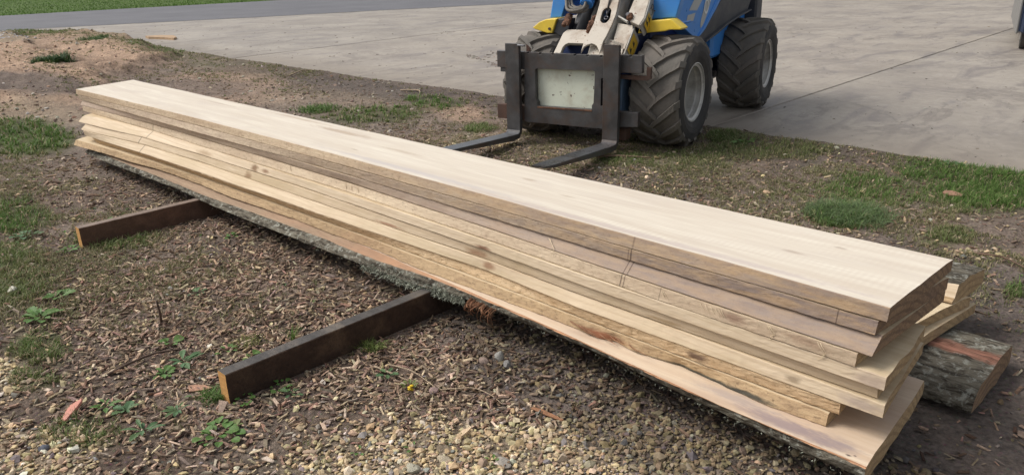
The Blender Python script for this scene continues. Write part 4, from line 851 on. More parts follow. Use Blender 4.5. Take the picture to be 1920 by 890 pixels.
def fork(xc0, xc1, xt, ztop, y=-.585):
    """L fork: shank from ztop down to a rounded heel, tine rising slightly to the tip; xt = x shift at the tip"""
    w = xc1 - xc0; path = [(y, ztop), (y, .5), (y, .17)]; 
    path += [(y - .001, .122), (y - .010, .105), (y - .028, .097), (y - .10, .098), (y - .5, .125), (y - 1.0, .160), (y - 1.12, .170)]
    th = [.034, .036, .04, .044, .05, .05, .048, .038, .022, .010]
    V = []; n = len(path)
    for i, (a, z) in enumerate(path):
        t = max(0, i - 5) / (n - 6); pv = Vector(path[min(i + 1, n - 1)]) - Vector(path[max(i - 1, 0)]); pv.normalize(); nr = Vector((-pv.y, pv.x))   # left normal in (y,z)
        # inner side (towards the load / up) is  -Y side on the shank and +Z on the tine
        inn = Vector((a, z)); outp = inn + (Vector((pv.y, -pv.x)) * -th[i] if False else Vector((-pv.y, pv.x)) * th[i])
        if i < 3: outp = Vector((a + th[i], z))
        elif i > 5: outp = Vector((a, z - th[i]))
        else:
            k = (i - 2) / 4; outp = Vector((a + th[i] * (1 - k), z - th[i] * k))
        ws = w * (1 - .25 * max(0, t - .7) / .3); sh = xt * t
        c0 = (xc0 + xc1) / 2 + sh; e = .003
        for (xx, pp) in ((c0 - ws / 2 + e, inn), (c0 + ws / 2 - e, inn), (c0 + ws / 2, inn.lerp(outp, .12)), (c0 + ws / 2, outp), (c0 - ws / 2, outp), (c0 - ws / 2, inn.lerp(outp, .12))): V.append((xx, pp.x, pp.y))
    F = []; mi = []
    for i in range(n - 1):
        for k in range(6):
            p = (k + 1) % 6; F.append((i * 6 + k, i * 6 + p, i * 6 + 6 + p, i * 6 + 6 + k)); mi.append(1 if (k == 0 and i >= 4) else 0)
    F += [tuple(range(6)), tuple(range((n - 1) * 6, n * 6))[::-1]]; me = bpy.data.meshes.new('fork'); me.from_pydata(V, [], F); me.update(); me.polygons.foreach_set('material_index', mi + [0, 0])
    bm = bmesh.new(); bm.from_mesh(me); bmesh.ops.recalc_face_normals(bm, faces=bm.faces); bm.to_mesh(me); bm.free()
    return link('fork', me, [STEEL, FORKT], car)
fork(-.664, -.529, -.02, .845); fork(.245, .380, -.01, .866)
# side webs behind the uprights
sub('web_plate', [(-.528, .20), (-.525, .83), (-.49, .80), (-.49, .20)], -.47, .02, STEELR)
cyl('lock_pin', (-.50, -.59, .835), (1, 0, 0), .008, .07, FORKT, car, 8)
# pale coupler plate seen through the window
vplate('coupler_plate', rounded([(-.45, .30), (-.45, .70), (.20, .70), (.20, .30)], .03), [], -.478, .03, MINT, lo)

# ---- boom and coupler, on a plane leaning back at 45 degrees
BO = Matrix.Translation((0, -.48, .75)) @ Matrix.Rotation(R(45), 4, 'X')
def bplate(name, outline, holes, th, m, parent=lo, up=0., bevel=.004):
    me = plate(outline, holes, th, bevel, name); me.transform(Matrix.Translation((0, 0, up))); me.transform(BO); return link(name, me, m, parent)
def bp3(x, v, up=0.): return tuple(BO @ Vector((x, v, up)))
bplate('coupler_frame', [(-.272, -.06), (-.258, .238), (-.229, .277), (.10, .279), (.16, .20), (.33, .15), (.345, -.06), (.05, -.06), (.035, .138), (-.17, .136), (-.194, .118), (-.205, .09), (-.20, -.06)], [], .03, WHT)
bplate('coupler_frame', [(-.272, -.06), (-.258, .238), (-.246, .238), (-.258, -.06)], [], .10, WHS, up=-.005)
arm = bplate('boom_arm', [(.013, .0), (.001, .114), (.012, .18), (.022, .30), (.0, .51), (-.03, .62), (-.06, 1.2), (.13, 1.2), (.155, .595), (.185, .40), (.186, .28), (.178, .18), (.169, .122), (.18, .0), (.165, .03), (.128, .077), (.10, .092), (.075, .097), (.037, .079), (.02, .06)], [rounded([(.072, .462), (.106, .466), (.132, .437), (.147, .348), (.13, .307), (.098, .306), (.066, .331), (.055, .428)], .03)], .018, WHT, up=.055)
bplate('boom_side', [(.170, .12), (.180, .28), (.180, .40), (.150, .595), (.122, 1.2), (.135, 1.2), (.163, .595), (.190, .40), (.190, .28), (.182, .12)], [], .17, WHS, arm, up=.038)
bplate('boom_side', [(.006, .20), (.016, .30), (-.006, .51), (-.036, .62), (-.066, 1.2), (-.054, 1.2), (-.022, .62), (.008, .51), (.030, .30), (.020, .20)], [], .17, WHS, arm, up=.036)
bplate('boom_inner', [(.03, .20), (.035, .62), (.0, 1.2), (.10, 1.2), (.14, .60), (.165, .40), (.165, .2)], [], .02, DGREY, arm, up=-.07)
beam = bplate('lift_beam', [(.272, .596), (.268, .42), (.31, .36), (.40, .32), (.418, .40), (.402, .6), (.36, 1.2), (.23, 1.2)], [], .05, WHT, up=.02)
bplate('lift_beam_side', [(.402, .32), (.419, .40), (.403, .60), (.362, 1.2), (.37, 1.2), (.412, .6), (.428, .40), (.412, .33)], [], .13, WHS, beam, up=.016)
bplate('boom_gap_plate', [(.15, .18), (.17, .6), (.14, 1.2), (.25, 1.2), (.29, .6), (.29, .35), (.25, .2)], [], .02, DGREY, up=-.13)
brk = bplate('coupler_bracket', [(.20, .355), (.335, .335), (.352, .29), (.345, .10), (.25, .08), (.225, .15)], [], .05, WHT, up=.0)
bplate('bracket_lip', [(.192, .395), (.202, .405), (.30, .352), (.295, .338)], [], .03, WHS, brk, up=.035)
bplate('bracket_side', [(.347, .30), (.358, .31), (.362, .05), (.350, .05)], [], .16, WHS, brk, up=.0)
def decal(name, outline, xconst, m, parent, th=.002, bev=.0004):
    """flat sticker on a plane x = const, outline in (y,z)"""
    me = plate(outline, [], th, bev, name); me.transform(Matrix(((0, 0, 1, 0), (1, 0, 0, 0), (0, 1, 0, 0), (0, 0, 0, 1)))); me.transform(Matrix.Translation((xconst, 0, 0))); return link(name, me, m, parent)
def bdecal(name, outl, xconst, m, parent, th=.002):
    """sticker on boom side face: outline in (v, up)"""
    me = plate(outl, [], th, .0003, name); me.transform(Matrix(((0, 0, 1, 0), (1, 0, 0, 0), (0, 1, 0, 0), (0, 0, 0, 1)))); me.transform(Matrix.Translation((xconst, 0, 0))); me.transform(BO); return link(name, me, m, parent)
bdecal('warning_label', [(.10, -.14), (.10, -.015), (.27, -.015), (.27, -.14)], .3655, STK, brk)
bdecal('warning_label', [(.345, -.10), (.345, -.002), (.47, -.002), (.47, -.10)], .4325, STK, beam)
for (v0, xc, par, u0) in ((.12, .3668, brk, -.09), (.19, .3668, brk, -.10), (.37, .4338, beam, -.06), (.42, .4338, beam, -.07)):
    bdecal('label_mark', [(v0, u0), (v0 + .01, u0 + .05), (v0 + .03, u0 + .055), (v0 + .022, u0 + .03), (v0 + .045, u0 + .02), (v0 + .02, u0 + .008)], xc, INK, par)
for (v0, rr) in ((.52, .028), (.565, .022)):
    ringp = [(v0 + rr * math.cos(a), -.05 + rr * 1.2 * math.sin(a)) for a in np.linspace(0, 2 * math.pi, 20, endpoint=False)]
    me = plate(ringp, [[(v0 + (rr - .004) * math.cos(a), -.05 + (rr - .004) * 1.2 * math.sin(a)) for a in np.linspace(0, 2 * math.pi, 20, endpoint=False)]], .002, .0003, 'logo_ring'); me.transform(Matrix(((0, 0, 1, 0), (1, 0, 0, 0), (0, 1, 0, 0), (0, 0, 0, 1)))); me.transform(Matrix.Translation((.4205, 0, 0))); me.transform(BO); link('logo_ring', me, INK, beam)
# cable inside the boom slot
tube('cable_rod', [bp3(.07, .75, .075), bp3(.085, .55, .07), bp3(.094, .44, .05)], .008, BLK, arm, 8)
tube('cable_eye', [bp3(.094, .44, .05), bp3(.098, .395, .04)], .006, FORKT, arm, 8)
V = [bp3(.100 + .016 * math.cos(a), .375 + .016 * math.sin(a), .035) for a in np.linspace(0, 2 * math.pi, 13)]; tube('cable_eye', V, .005, FORKT, arm, 6)
# rusty pins
for (x, v, s_) in ((-.245, .37, 1.2), (-.262, .31, .8), (-.235, .33, .9), (-.01, .31, 1.), (-.005, .37, .8), (-.015, .26, .8), (.30, .395, .9)):
    bm = bmesh.new(); bmesh.ops.create_icosphere(bm, subdivisions=2, radius=.028 * s_)
    for w_ in bm.verts: w_.co *= 1 + .5 * (random.random() - .5)
    bmesh.ops.transform(bm, matrix=Matrix.Translation(bp3(x, v, .03)) @ Matrix.Scale(1.5, 4, (0, .7, .7)), verts=bm.verts); link('rusty_pin', bm_mesh('rusty_pin', bm), RUST, lo)
cyl('pivot_pin', bp3(.285, .405, .035), tuple(BO.to_3x3() @ Vector((.15, 0, 1))), .020, .03, FORKT, lo, 14)
# hydraulic hoses and blue sleeve
for k, (dx, dv, du) in enumerate(((0, 0, .05), (.022, .022, .065), (.045, .05, .05), (.012, -.02, .09))):
    pts = [bp3(-.335 + dx, 1.0, du), bp3(-.328 + dx, .60, du), bp3(-.292 + dx * .9, .475 + dv * .4, du), bp3(-.24 + dx * .5, .41 + dv, du + .02), bp3(-.176, .388 + dv, du + .03), bp3(-.121 - dx * .4, .405 + dv, du + .02), bp3(-.098 - dx * .5, .445 + dv * .7, du), bp3(-.105 - dx * .3, .53, du), bp3(-.115 - dx * .3, .9, du)]
    tube('hydraulic_hose', smooth_path(pts, 6), .012, HOSE, lo, 8)
slv = tube('hose_sleeve', [bp3(-.113, .488, .06), bp3(-.12, .60, .065), bp3(-.13, 1.0, .07)], .046, BLUE, lo, 16)
for k in range(9): V = [Vector(bp3(-.1135 - .012 * k * .12 + .050 * math.cos(a), .498 + k * .032, .06 + .050 * math.sin(a))) for a in np.linspace(0, 2 * math.pi, 17)]; tube('sleeve_ridge', V, .0085, BLUE, slv, 6)
tube('hydraulic_cylinder', [bp3(-.18, .30, -.12), bp3(-.20, 1.2, -.10)], .045, DGREY, lo, 12)
tube('hydraulic_pipe', [bp3(-.05, .28, -.08), bp3(-.07, .45, -.04), bp3(-.06, 1.1, -.04)], .018, HOSE, lo, 8)
bplate('boom_carrier', [(-.30, .29), (-.34, .7), (-.36, 1.2), (.02, 1.2), (.0, .6), (.01, .29)], [], .02, DGREY, lo, up=-.19)
# ---- fenders
def mudguard(pts_xz, y, depth, m, name='front_fender'):
    me = plate(pts_xz, [], depth, .008, name, 2); me.transform(UP); me.transform(Matrix.Translation((0, y, 0))); return link(name, me, m, lo)
fr = mudguard([(.331, .911), (.345, .985), (.36, 1.003), (.375, 1.008), (.600, 1.030), (.625, 1.015), (.695, .962), (.690, .950), (.60, .948), (.559, .936)], -.12, .16, YEL)
mudguard([(.36, .985), (.36, 1.0), (.58, 1.010), (.612, .98), (.60, .97), (.57, .992)], .045, .30, BLUE, 'fender_back')
cyl('fender_bolt', (.360, -.125, .938), (0, 1, 0), .012, .014, STEELR, fr, 10)
cyl('fender_bolt', (.425, -.125, .99), (0, 1, 0), .004, .010, STEELR, fr, 8)
fl_ = mudguard([(-.670, .935), (-.60, .985), (-.528, 1.010), (-.425, 1.016), (-.473, .894), (-.52, .892), (-.64, .92)], -.12, .20, YEL)
cyl('fender_bolt', (-.495, -.125, .93), (0, 1, 0), .012, .014, STEELR, fl_, 10)
mudguard([(-.470, .90), (-.425, 1.012), (-.30, 1.018), (-.33, .87), (-.38, .86)], -.10, .10, DGREY, 'fender_bracket')
# ---- body
mudguard([(.345, 1.015), (.415, 1.22), (.56, 1.65), (.72, 1.65), (.640, 1.165), (.605, 1.035)], -.01, .09, BLUE, 'front_cowl')
mudguard([(-.445, 1.02), (-.56, 1.01), (-.53, 1.165), (-.46, 1.65), (-.34, 1.65), (-.39, 1.17)], .0, .30, BLUE, 'front_cowl')
cyl('cowl_screw', (.425, -.018, 1.085), (0, 1, 0), .006, .012, FORKT, lo, 8)
def splate(name, outl, x, th, m, parent=lo, bevel=.006):
    me = plate(outl, [], th, bevel, name, 2); me.transform(Matrix(((0, 0, 1, 0), (1, 0, 0, 0), (0, 1, 0, 0), (0, 0, 0, 1)))); me.transform(Matrix.Translation((x, 0, 0))); return link(name, me, m, parent)
side = splate('side_panel', [(.0, 1.03), (.03, 1.20), (.25, 1.68), (1.75, 1.68), (1.30, 1.22), (1.02, 1.03), (.70, .862), (.60, .835), (.53, .832), (.42, .856), (.22, .93)], .60, .12, BLUE)
splate('side_crease', [(.56, .838), (.60, .840), (.72, .885), (1.0, 1.05), (1.32, 1.27), (1.7, 1.60), (1.67, 1.61), (1.28, 1.29), (.97, 1.075), (.71, .912), (.60, .865)], .612, .02, BLUE, side, .004)
splate('side_crease', [(.68, .895), (.78, .945), (.98, 1.07), (1.25, 1.29), (1.23, 1.30), (.96, 1.09), (.77, .962)], .607, .012, BLUE, side, .003)
decal('silver_stripe', [(.405, 1.25), (.41, 1.148), (.30, 1.068), (.497, 1.058), (.63, 1.145), (.72, 1.25)], .603, SIL, side)
decal('silver_square', [(.274, 1.032), (.464, 1.040), (.421, .978), (.246, .973)], .603, SIL, side)
decal('badge_oval', rounded([(.61, .895), (.69, .93), (.76, 1.0), (.86, 1.13), (.92, 1.25), (.78, 1.25), (.66, 1.04), (.605, .95)], .05), .603, SIL, side)
fc = bpy.data.curves.new('badge_lettering', 'FONT'); fc.body = 'One'; fc.size = .17; fc.extrude = .0012
fo = bpy.data.objects.new('tmp', fc); COL.objects.link(fo); me = bpy.data.meshes.new_from_object(fo.evaluated_get(bpy.context.evaluated_depsgraph_get())); bpy.data.objects.remove(fo); me.materials.clear()
me.transform(Matrix.Rotation(R(56), 4, 'Z')); me.transform(Matrix(((0, 0, 1, 0), (1, 0, 0, 0), (0, 1, 0, 0), (0, 0, 0, 1)))); me.transform(Matrix.Translation((.6045, .745, .985))); link('badge_lettering', me, LBL, side)
splate('rear_fender', [(.58, .835), (1.0, .985), (1.35, 1.20), (1.9, 1.6), (2.30, 1.6), (2.22, 1.08), (2.10, .965), (1.75, .93), (1.33, .875), (1.05, .82), (.80, .772), (.70, .775)], .585, .16, DGREY)
splate('rear_fender_lip', [(.74, .768), (1.05, .812), (1.34, .868), (1.76, .922), (2.12, .955), (2.12, .968), (1.75, .937), (1.33, .884), (1.03, .828), (.76, .785)], .62, .05, DGREY, lo, .004)
box('engine_cover', -.45, .50, 1.3, 2.55, .55, 1.6, BLUE, lo, .03)
box('rear_bumper', .40, .62, 2.30, 2.52, .80, 1.6, DGREY, lo, .02)
box('chassis', -.33, .36, .05, 2.3, .28, .95, NAVY, lo, .02)
box('chassis_nose', -.30, .355, -.26, .05, .30, .90, NAVY, lo, .015)
box('axle_housing', -.45, .45, -.09, .09, .36, .54, NAVY, lo, .03)
box('axle_housing', -.40, .50, 1.86, 2.04, .36, .54, NAVY, lo, .03)
blk = box('coupler_block', .235, .345, -.44, -.28, .28, .60, plain('slate_blue', (.10, .16, .25), .5, dirt=(.12, .10, .09)), lo, .006)
box('lock_slot', .262, .292, -.445, -.435, .44, .53, INK, blk, .002)
box('coupler_foot', .20, .40, -.47, -.36, .10, .20, STEELR, lo, .008)
box('driver_seat', -.25, .25, .7, 1.15, .95, 1.45, BLK, lo, .05)
for sx_ in (-.5, .5):
    tube('roll_bar', smooth_path([(sx_, .45, 1.1), (sx_, .5, 1.8), (sx_ * .95, .7, 2.15), (sx_ * .95, 1.3, 2.15), (sx_, 1.45, 1.5)], 4), .03, DGREY, lo, 8)

# ------------------------------------------------------------------ parked car at the right
CAR = plain('dark_blue_car_paint', (.018, .030, .065), .3, .2, .05, 2, spec=.6, bump=.0)
CARG = plain('grey_car_trim', (.20, .195, .185), .5, 0, .05, 3)
GLS = plain('dark_glass', (.01, .012, .015), .1, 0, .02, 2, spec=.6)
cr = empty('parked_car', (-2.80, 13.92, 0), .235); tag(cr, 'dark blue car with a grey side, mostly outside the right edge of the yard', 'car')
def cprof(xs): pass
bm = bmesh.new()
secs = [(0.0, .30, .96, 0), (.10, .27, 1.0, .0), (1.0, .25, 1.02, 0), (2.2, .25, 1.0, 0), (3.6, .25, .98, 0), (4.25, .30, .80, .06)]
prev = None; rows_ = []
for (y, z0_, z1_, ins) in secs:
    rows_.append([bm.verts.new((x, y, z)) for x, z in ((ins, z0_), (ins - .0, .62), (ins + .05, z1_), (.9, z1_ + .03), (1.75 - ins, z1_), (1.8 - ins, .62), (1.8 - ins, z0_), (.9, z0_))])
for a, b in zip(rows_, rows_[1:]):
    for k in range(8): bm.faces.new((a[k], a[(k + 1) % 8], b[(k + 1) % 8], b[k]))
bm.faces.new(rows_[0]); bm.faces.new(rows_[-1][::-1]); cb = link('car_body', bm_mesh('car_body', bm), CAR, cr)
bm = bmesh.new(); ra = []
for (y, z, ins) in ((.25, 1.0, .10), (.55, 1.5, .22), (2.3, 1.52, .22), (3.1, 1.0, .12)): ra.append([bm.verts.new((ins, y, z)), bm.verts.new((1.8 - ins, y, z)), bm.verts.new((1.8 - ins, y, .9)), bm.verts.new((ins, y, .9))])
for a, b in zip(ra, ra[1:]):
    for k in range(4): bm.faces.new((a[k], a[(k + 1) % 4], b[(k + 1) % 4], b[k]))
bm.faces.new(ra[0]); bm.faces.new(ra[-1][::-1]); link('car_cabin', bm_mesh('car_cabin', bm), GLS, cr)
box('rear_bumper', .02, 1.78, -.10, .03, .27, .58, CAR, cr, .03)
box('side_sill', -.035, .0, .12, 3.6, .25, .80, CARG, cr, .01)
tube('bumper_trim', [(.03, -.02, .80), (.035, -.112, .66), (.10, -.118, .60), (1.70, -.118, .52)], .010, FORKT, cr, 6)
box('tail_light', .02, .20, -.03, .0, .68, .92, plain('tail_lamp_red', (.10, .01, .01), .2), cr, .01)
for (x, y) in ((.06, .45), (1.60, .45), (.06, 3.35), (1.60, 3.35)):
    w = cyl('car_wheel', (x + .1, y, .31), (1, 0, 0), .31, .20, BLK, cr, 28); cyl('wheel_rim', (x - .003, y, .31), (1, 0, 0), .19, .02, RIM, w, 20)
#PART3
# ------------------------------------------------------------------ weeds, rocks, twigs
def leaf_mesh(kind):
    """leaf lying along +X from the origin, length 1"""
    if kind == 'round': prof = [(0, .02), (.12, .05), (.25, .27), (.45, .42), (.68, .44), (.88, .30), (1., .05)]
    elif kind == 'lance': prof = [(0, .02), (.2, .06), (.4, .13), (.6, .17), (.8, .12), (1., .01)]
    else: prof = [(0, .03), (.18, .10), (.3, .24), (.4, .15), (.55, .30), (.66, .2), (.8, .26), (.92, .12), (1., .02)]
    V = []; F = []
    for i, (x, w) in enumerate(prof):
        z = .42 * x - .42 * x * x * (1.0 if kind != 'lance' else .9)
        V += [(x, -w, z + .35 * w), (x, 0, z), (x, w, z + .35 * w)]
    for i in range(len(prof) - 1):
        a = i * 3; F += [(a, a + 3, a + 4, a + 1), (a + 1, a + 4, a + 5, a + 2)]
    me = bpy.data.meshes.new('leaf'); me.from_pydata(V, [], F); me.update(); return me
def leaf_material(name, c):
    t = NT(name, .55, .3); oi = t.n('ShaderNodeObjectInfo'); v = t.coords((1, 1, 1), rand=3)
    cc = t.mix(t.ramp(t.noise(v, 3, 4, .6), [(.3, 0.), (.7, 1.)]), tuple(x * .7 for x in c), tuple(x * 1.3 for x in c))
    cc = t.mix(t.math('MULTIPLY', oi.outputs['Random'], .35), cc, (.17, .21, .07)); t.color(cc)
    tr = t.n('ShaderNodeBsdfTranslucent'); mx = t.n('ShaderNodeMixShader'); mx.inputs[0].default_value = .25; t.l(cc, tr.inputs[0])
    out = t.t.nodes['Material Output']; t.l(t.b.outputs[0], mx.inputs[1]); t.l(tr.outputs[0], mx.inputs[2]); t.l(mx.outputs[0], out.inputs[0]); return t.m
LG = leaf_material('leaf_green', (.10, .21, .05)); LD = leaf_material('leaf_blue_green', (.085, .17, .075)); LO = leaf_material('leaf_olive', (.17, .20, .07))
LM = {}
for kd in ('round', 'lance', 'lobed'):
    for nm, m in (('g', LG), ('d', LD), ('o', LO)):
        me = leaf_mesh(kd); me.materials.append(m); LM[kd, nm] = me
def weed(label, x, y, kind='round', n=8, L=.035, m='g', spread=.02, name='weed', group='weeds growing through the mulch'):
    z = float(gh(np.array([x]), np.array([y]))[0]); r = empty(name, (x, y, z)); tag(r, label, 'weed', group)
    for i in range(n):
        a = 2 * math.pi * (i + .7 * random.random()) / n; o = bpy.data.objects.new('leaf', LM[kind, m]); COL.objects.link(o); o.parent = r
        s = L * (.6 + .7 * random.random()); d = spread * random.random()
        if kind == 'round': d = spread * (.3 + random.random())
        o.location = (d * math.cos(a), d * math.sin(a), .006 + .012 * random.random()); o.rotation_euler = ((random.random() - .5) * .6, -.30 * random.random(), a + (random.random() - .5) * .6); o.scale = (s, s * (.8 + .4 * random.random()), s * .7)
    return r
weed('clover like weed hugging the ochre end of the near bearer', -2.44, 1.03, 'round', 12, .022, 'g', .030)
weed('low bushy weed against the near face of the near bearer', -2.415, 1.17, 'round', 13, .022, 'g', .032)
weed('small grey green rosette in the mulch just right of the low bushy weed', -2.345, 1.17, 'lobed', 7, .028, 'd')
weed('largest dark leafy weed below the ochre end of the near bearer', -2.30, .865, 'round', 20, .034, 'g', .052)
weed('pale two leafed seedling beside the largest dark weed', -2.30, .925, 'round', 3, .030, 'o', .012)
weed('flat spear leaved weed on the mulch beyond the end of the near bearer', -2.90, 1.00, 'lance', 9, .065, 'd', .012)
weed('three leafed clover on the mulch just above the end of the near bearer', -2.73, 1.21, 'round', 4, .030, 'g', .018)
weed('round leaved sprout above the far side of the near bearer', -2.63, 1.42, 'round', 4, .026, 'g', .02)
weed('bright clover between the thin brown stake and the near bearer', -3.12, 1.03, 'round', 5, .040, 'g', .02)
weed('paired round leaves near the foot of the thin brown stake', -2.86, 1.17, 'round', 6, .032, 'g', .024)
weed('green leaves in the mulch left of the pale wood splinter', -2.86, .90, 'lobed', 8, .040, 'g')
weed('dark ragged weed in front of the pink brick shard', -2.70, .70, 'lobed', 9, .045, 'd', .01)
weed('spiky green rosette beside the pink brick shard', -2.79, .66, 'lance', 9, .050, 'g', .012)
weed('straggling long leaved weed below the spiky rosette', -2.52, .69, 'lance', 8, .060, 'd', .01)
weed('grey green rosette under the dark ragged weed at the lower left', -2.56, .83, 'lance', 8, .048, 'd', .01)
weed('yellowish weed against the shaded near face of the near bearer, halfway along', -2.42, 1.62, 'lance', 12, .042, 'o', .018)
weed('lone green leaf cluster on the yellow gravel, left one', -1.85, 1.13, 'lobed', 4, .024, 'g')
weed('lone green leaf cluster on the yellow gravel, middle one', -1.735, 1.27, 'lobed', 4, .020, 'g')
weed('tiny green sprout on the yellow gravel, rightmost one', -1.50, 1.40, 'lobed', 4, .022, 'g')
weed('grey green weed by the fork of the pale twigs', -2.19, 1.50, 'lobed', 8, .030, 'd')
weed('dark weed tucked at the foot of the far bearer end', -4.70, 1.12, 'lobed', 12, .045, 'g', .04)
weed('bushy weed along the near face of the far bearer', -4.62, 1.32, 'lance', 14, .040, 'o', .05)
weed('leafy weed behind the far bearer near its end', -5.02, 1.45, 'round', 18, .034, 'g', .08)
weed('dark green weed left of the far bearer end', -5.20, 1.02, 'lobed', 14, .055, 'd', .06)
weed('large dark green leaf rosette in the grass at the left edge', -3.83, .73, 'lobed', 14, .060, 'g', .04)
weed('green leaf rosette just above the white stone', -4.05, .86, 'lobed', 12, .055, 'g', .03)
weed('small weed on the mulch in the shade under the stack', -4.2, 1.86, 'round', 8, .03, 'g', .03)
weed('green weed on the mulch between both bearers', -3.55, 1.35, 'lobed', 7, .034, 'd', .02)
weed('leafy weed on the dirt at the edge of the yard beside the front tyre', -2.98, 5.78, 'lobed', 14, .06, 'g', .06)
weed('tall leafed weed in the grass at the edge of the yard', -1.45, 6.02, 'round', 10, .045, 'd', .05)
# green grass clumps
def clump(label, x, y, n, r, h, col, wd=.0016, lean=.8):
    X = x + np.clip(rng.normal(0, r, n), -1.9 * r, 1.9 * r); Y = y + np.clip(rng.normal(0, r, n), -1.9 * r, 1.9 * r); c = np.array(col) * (.6 + .8 * rng.random((n, 1)))
    o = blades_mesh('grass_tuft', X, Y, h * (.5 + .7 * rng.random(n)), lean * (.5 + rng.random(n)), c, GM, None, wd, kind=None); tag(o, label, 'grass tuft', 'grass tufts around the timber'); return o
clump('dense bright grass tuft by the far edge of the top board, nearest the right', -1.60, 4.50, 1700, .12, .085, (.14, .20, .085), .0017, 1.2)
clump('dark green grass tuft on the clay mound at the far left', -13.0, 3.45, 900, .13, .14, (.055, .10, .035), .005, .9)
clump('green tuft on the clay beside the yard at the far left', -17.0, 5.5, 900, .20, .10, (.085, .13, .045), .006, .9)
clump('thin upright grass stems behind the near bearer', -2.76, 1.42, 30, .014, .075, (.13, .22, .05), .0013, .5)
clump('olive grass tuft beyond the near bearer', -2.86, 1.27, 70, .03, .045, (.19, .21, .06), .0012, 1.0)
clump('soft green grass tuft left of the ochre end of the near bearer', -2.56, .965, 300, .028, .042, (.10, .18, .04), .0011, .9)
clump('yellow green grass tuft against the near face of the near bearer', -2.43, 1.585, 120, .022, .050, (.20, .26, .07), .0011, .9)
clump('grass tuft beside the reddish soil behind the stack', -6.95, 5.45, 90, .05, .10, (.14, .24, .05), .003, .9)
clump('bright green tuft behind the far edge of the stack, left of the fork', -7.30, 4.42, 500, .12, .06, (.12, .19, .055), .003, .8)
clump('grass tuft at the edge of the yard by the big front tyre', -3.12, 5.85, 380, .10, .07, (.17, .20, .08), .002, 1.1)
# yellow flower
f = empty('yellow_flower', (-2.045, 1.506, float(gh(np.array([-2.045]), np.array([1.506]))[0]))); tag(f, 'small yellow flowering weed on the mulch by the pale twigs', 'flower')
FY = plain('petal_yellow', (.75, .50, .02), .6, var=.1)
for i in range(9):
    o = bpy.data.objects.new('leaf', LM['lobed', 'o']); COL.objects.link(o); o.parent = f; a = i * .8; o.location = (-.015 + .012 * math.cos(a), .012 * math.sin(a), .01); o.rotation_euler = (0, -.4, a); o.scale = (.026, .026, .026)
for i in range(5):
    bm = bmesh.new(); bmesh.ops.create_icosphere(bm, subdivisions=1, radius=.006 + .003 * random.random())
    for v in bm.verts: v.co.z *= .6; v.co *= 1 + .4 * (random.random() - .5)
    bmesh.ops.translate(bm, verts=bm.verts, vec=(.006 + .012 * (random.random() - .3), -.010 + .018 * (random.random() - .5), .024 - .004 * i)); link('petal', bm_mesh('petal', bm), FY, f)
# rocks
def rock(label, x, y, s, col, name='rock', cat='rock', group=None, seed=1, sink=.25, sub=3):
    bm = bmesh.new(); bmesh.ops.create_icosphere(bm, subdivisions=sub, radius=1); rr = random.Random(seed); pl_ = []
    for i in range(9):
        d = Vector((rr.gauss(0, 1), rr.gauss(0, 1), rr.gauss(0, 1))).normalized(); pl_.append((d, .62 + .25 * rr.random()))
    for v in bm.verts:
        for d, h in pl_:
            e = v.co.dot(d) - h
            if e > 0: v.co -= d * e
        v.co *= 1 + .03 * (rr.random() - .5); v.co = Vector((v.co.x * s[0], v.co.y * s[1], v.co.z * s[2]))
    z = float(gh(np.array([x]), np.array([y]))[0]) + s[2] * (1 - sink) * .75
    m = plain('stone_' + str(seed), col, .85, 0, .22, 30, dirt=tuple(c * .5 for c in col), dirt_amt=.5, bump=.3)
    return tag(link(name, bm_mesh(name, bm), m, None, (x, y, z)), label, cat, group)
rock('pale grey pointed rock standing tallest of the three rocks near the slab', -1.955, 1.885, (.022, .018, .034), (.33, .32, .29), seed=21)
rock('brownish angular rock leftmost of the three rocks near the slab', -1.985, 1.828, (.024, .020, .022), (.23, .17, .14), seed=22)
rock('small dull grey rock lowest of the three rocks near the slab', -1.895, 1.87, (.020, .018, .020), (.22, .21, .20), seed=23)
rock('smooth whitish stone among the grass at the left edge', -4.29, .727, (.030, .024, .022), (.62, .59, .50), 'stone', 'stone', seed=24)
rock('dark bluish stone at the lower left corner', -2.675, .42, (.022, .018, .016), (.13, .14, .17), 'stone', 'stone', seed=25)
rock('small white stone beside the dark bluish stone', -2.645, .445, (.010, .008, .007), (.75, .74, .70), 'stone', 'stone', seed=26, sub=2)
rock('flat pale green stone at the front of the yellow gravel', -1.66, 1.20, (.030, .022, .012), (.33, .31, .24), 'stone', 'stone', seed=27)
rock('broad pale stone among yellow gravel near the lower middle', -1.62, 1.30, (.034, .018, .012), (.46, .39, .28), 'stone', 'stone', seed=28)
rock('grey flat stone half buried in the gravel at the bottom middle', -1.47, 1.42, (.034, .022, .012), (.30, .27, .23), 'stone', 'stone', seed=29)
rock('pinkish brown stone in the mulch right of the yellow flower', -1.97, 1.55, (.022, .018, .016), (.27, .19, .17), 'stone', 'stone', seed=30)
rock('purplish stone on the wet earth right of the stack', -.50, 3.0, (.05, .035, .014), (.22, .18, .17), 'stone', 'stone', seed=31)
def lying(name, label, cat, pts, rad, m, seg=6, lift=.006):
    P = smooth_path([(x, y, float(gh(np.array([x]), np.array([y]))[0]) + lift + dz) for x, y, dz in pts], 6); n = len(P)
    c = P[0].copy(); o = tube(name, [p - c + Vector(((random.random() - .5), (random.random() - .5), 0)) * rad * .4 for p in P], [rad * (1 - .5 * i / n) * (.9 + .2 * random.random()) for i in range(n)], m, None, seg, tuple(c)); return tag(o, label, cat)
TWP = plain('twig_pale', (.40, .31, .21), .8, var=.25, scale=40, dirt=(.2, .14, .1), bump=.2); TWD = plain('twig_dark', (.085, .055, .04), .85, var=.3, scale=40, bump=.2)
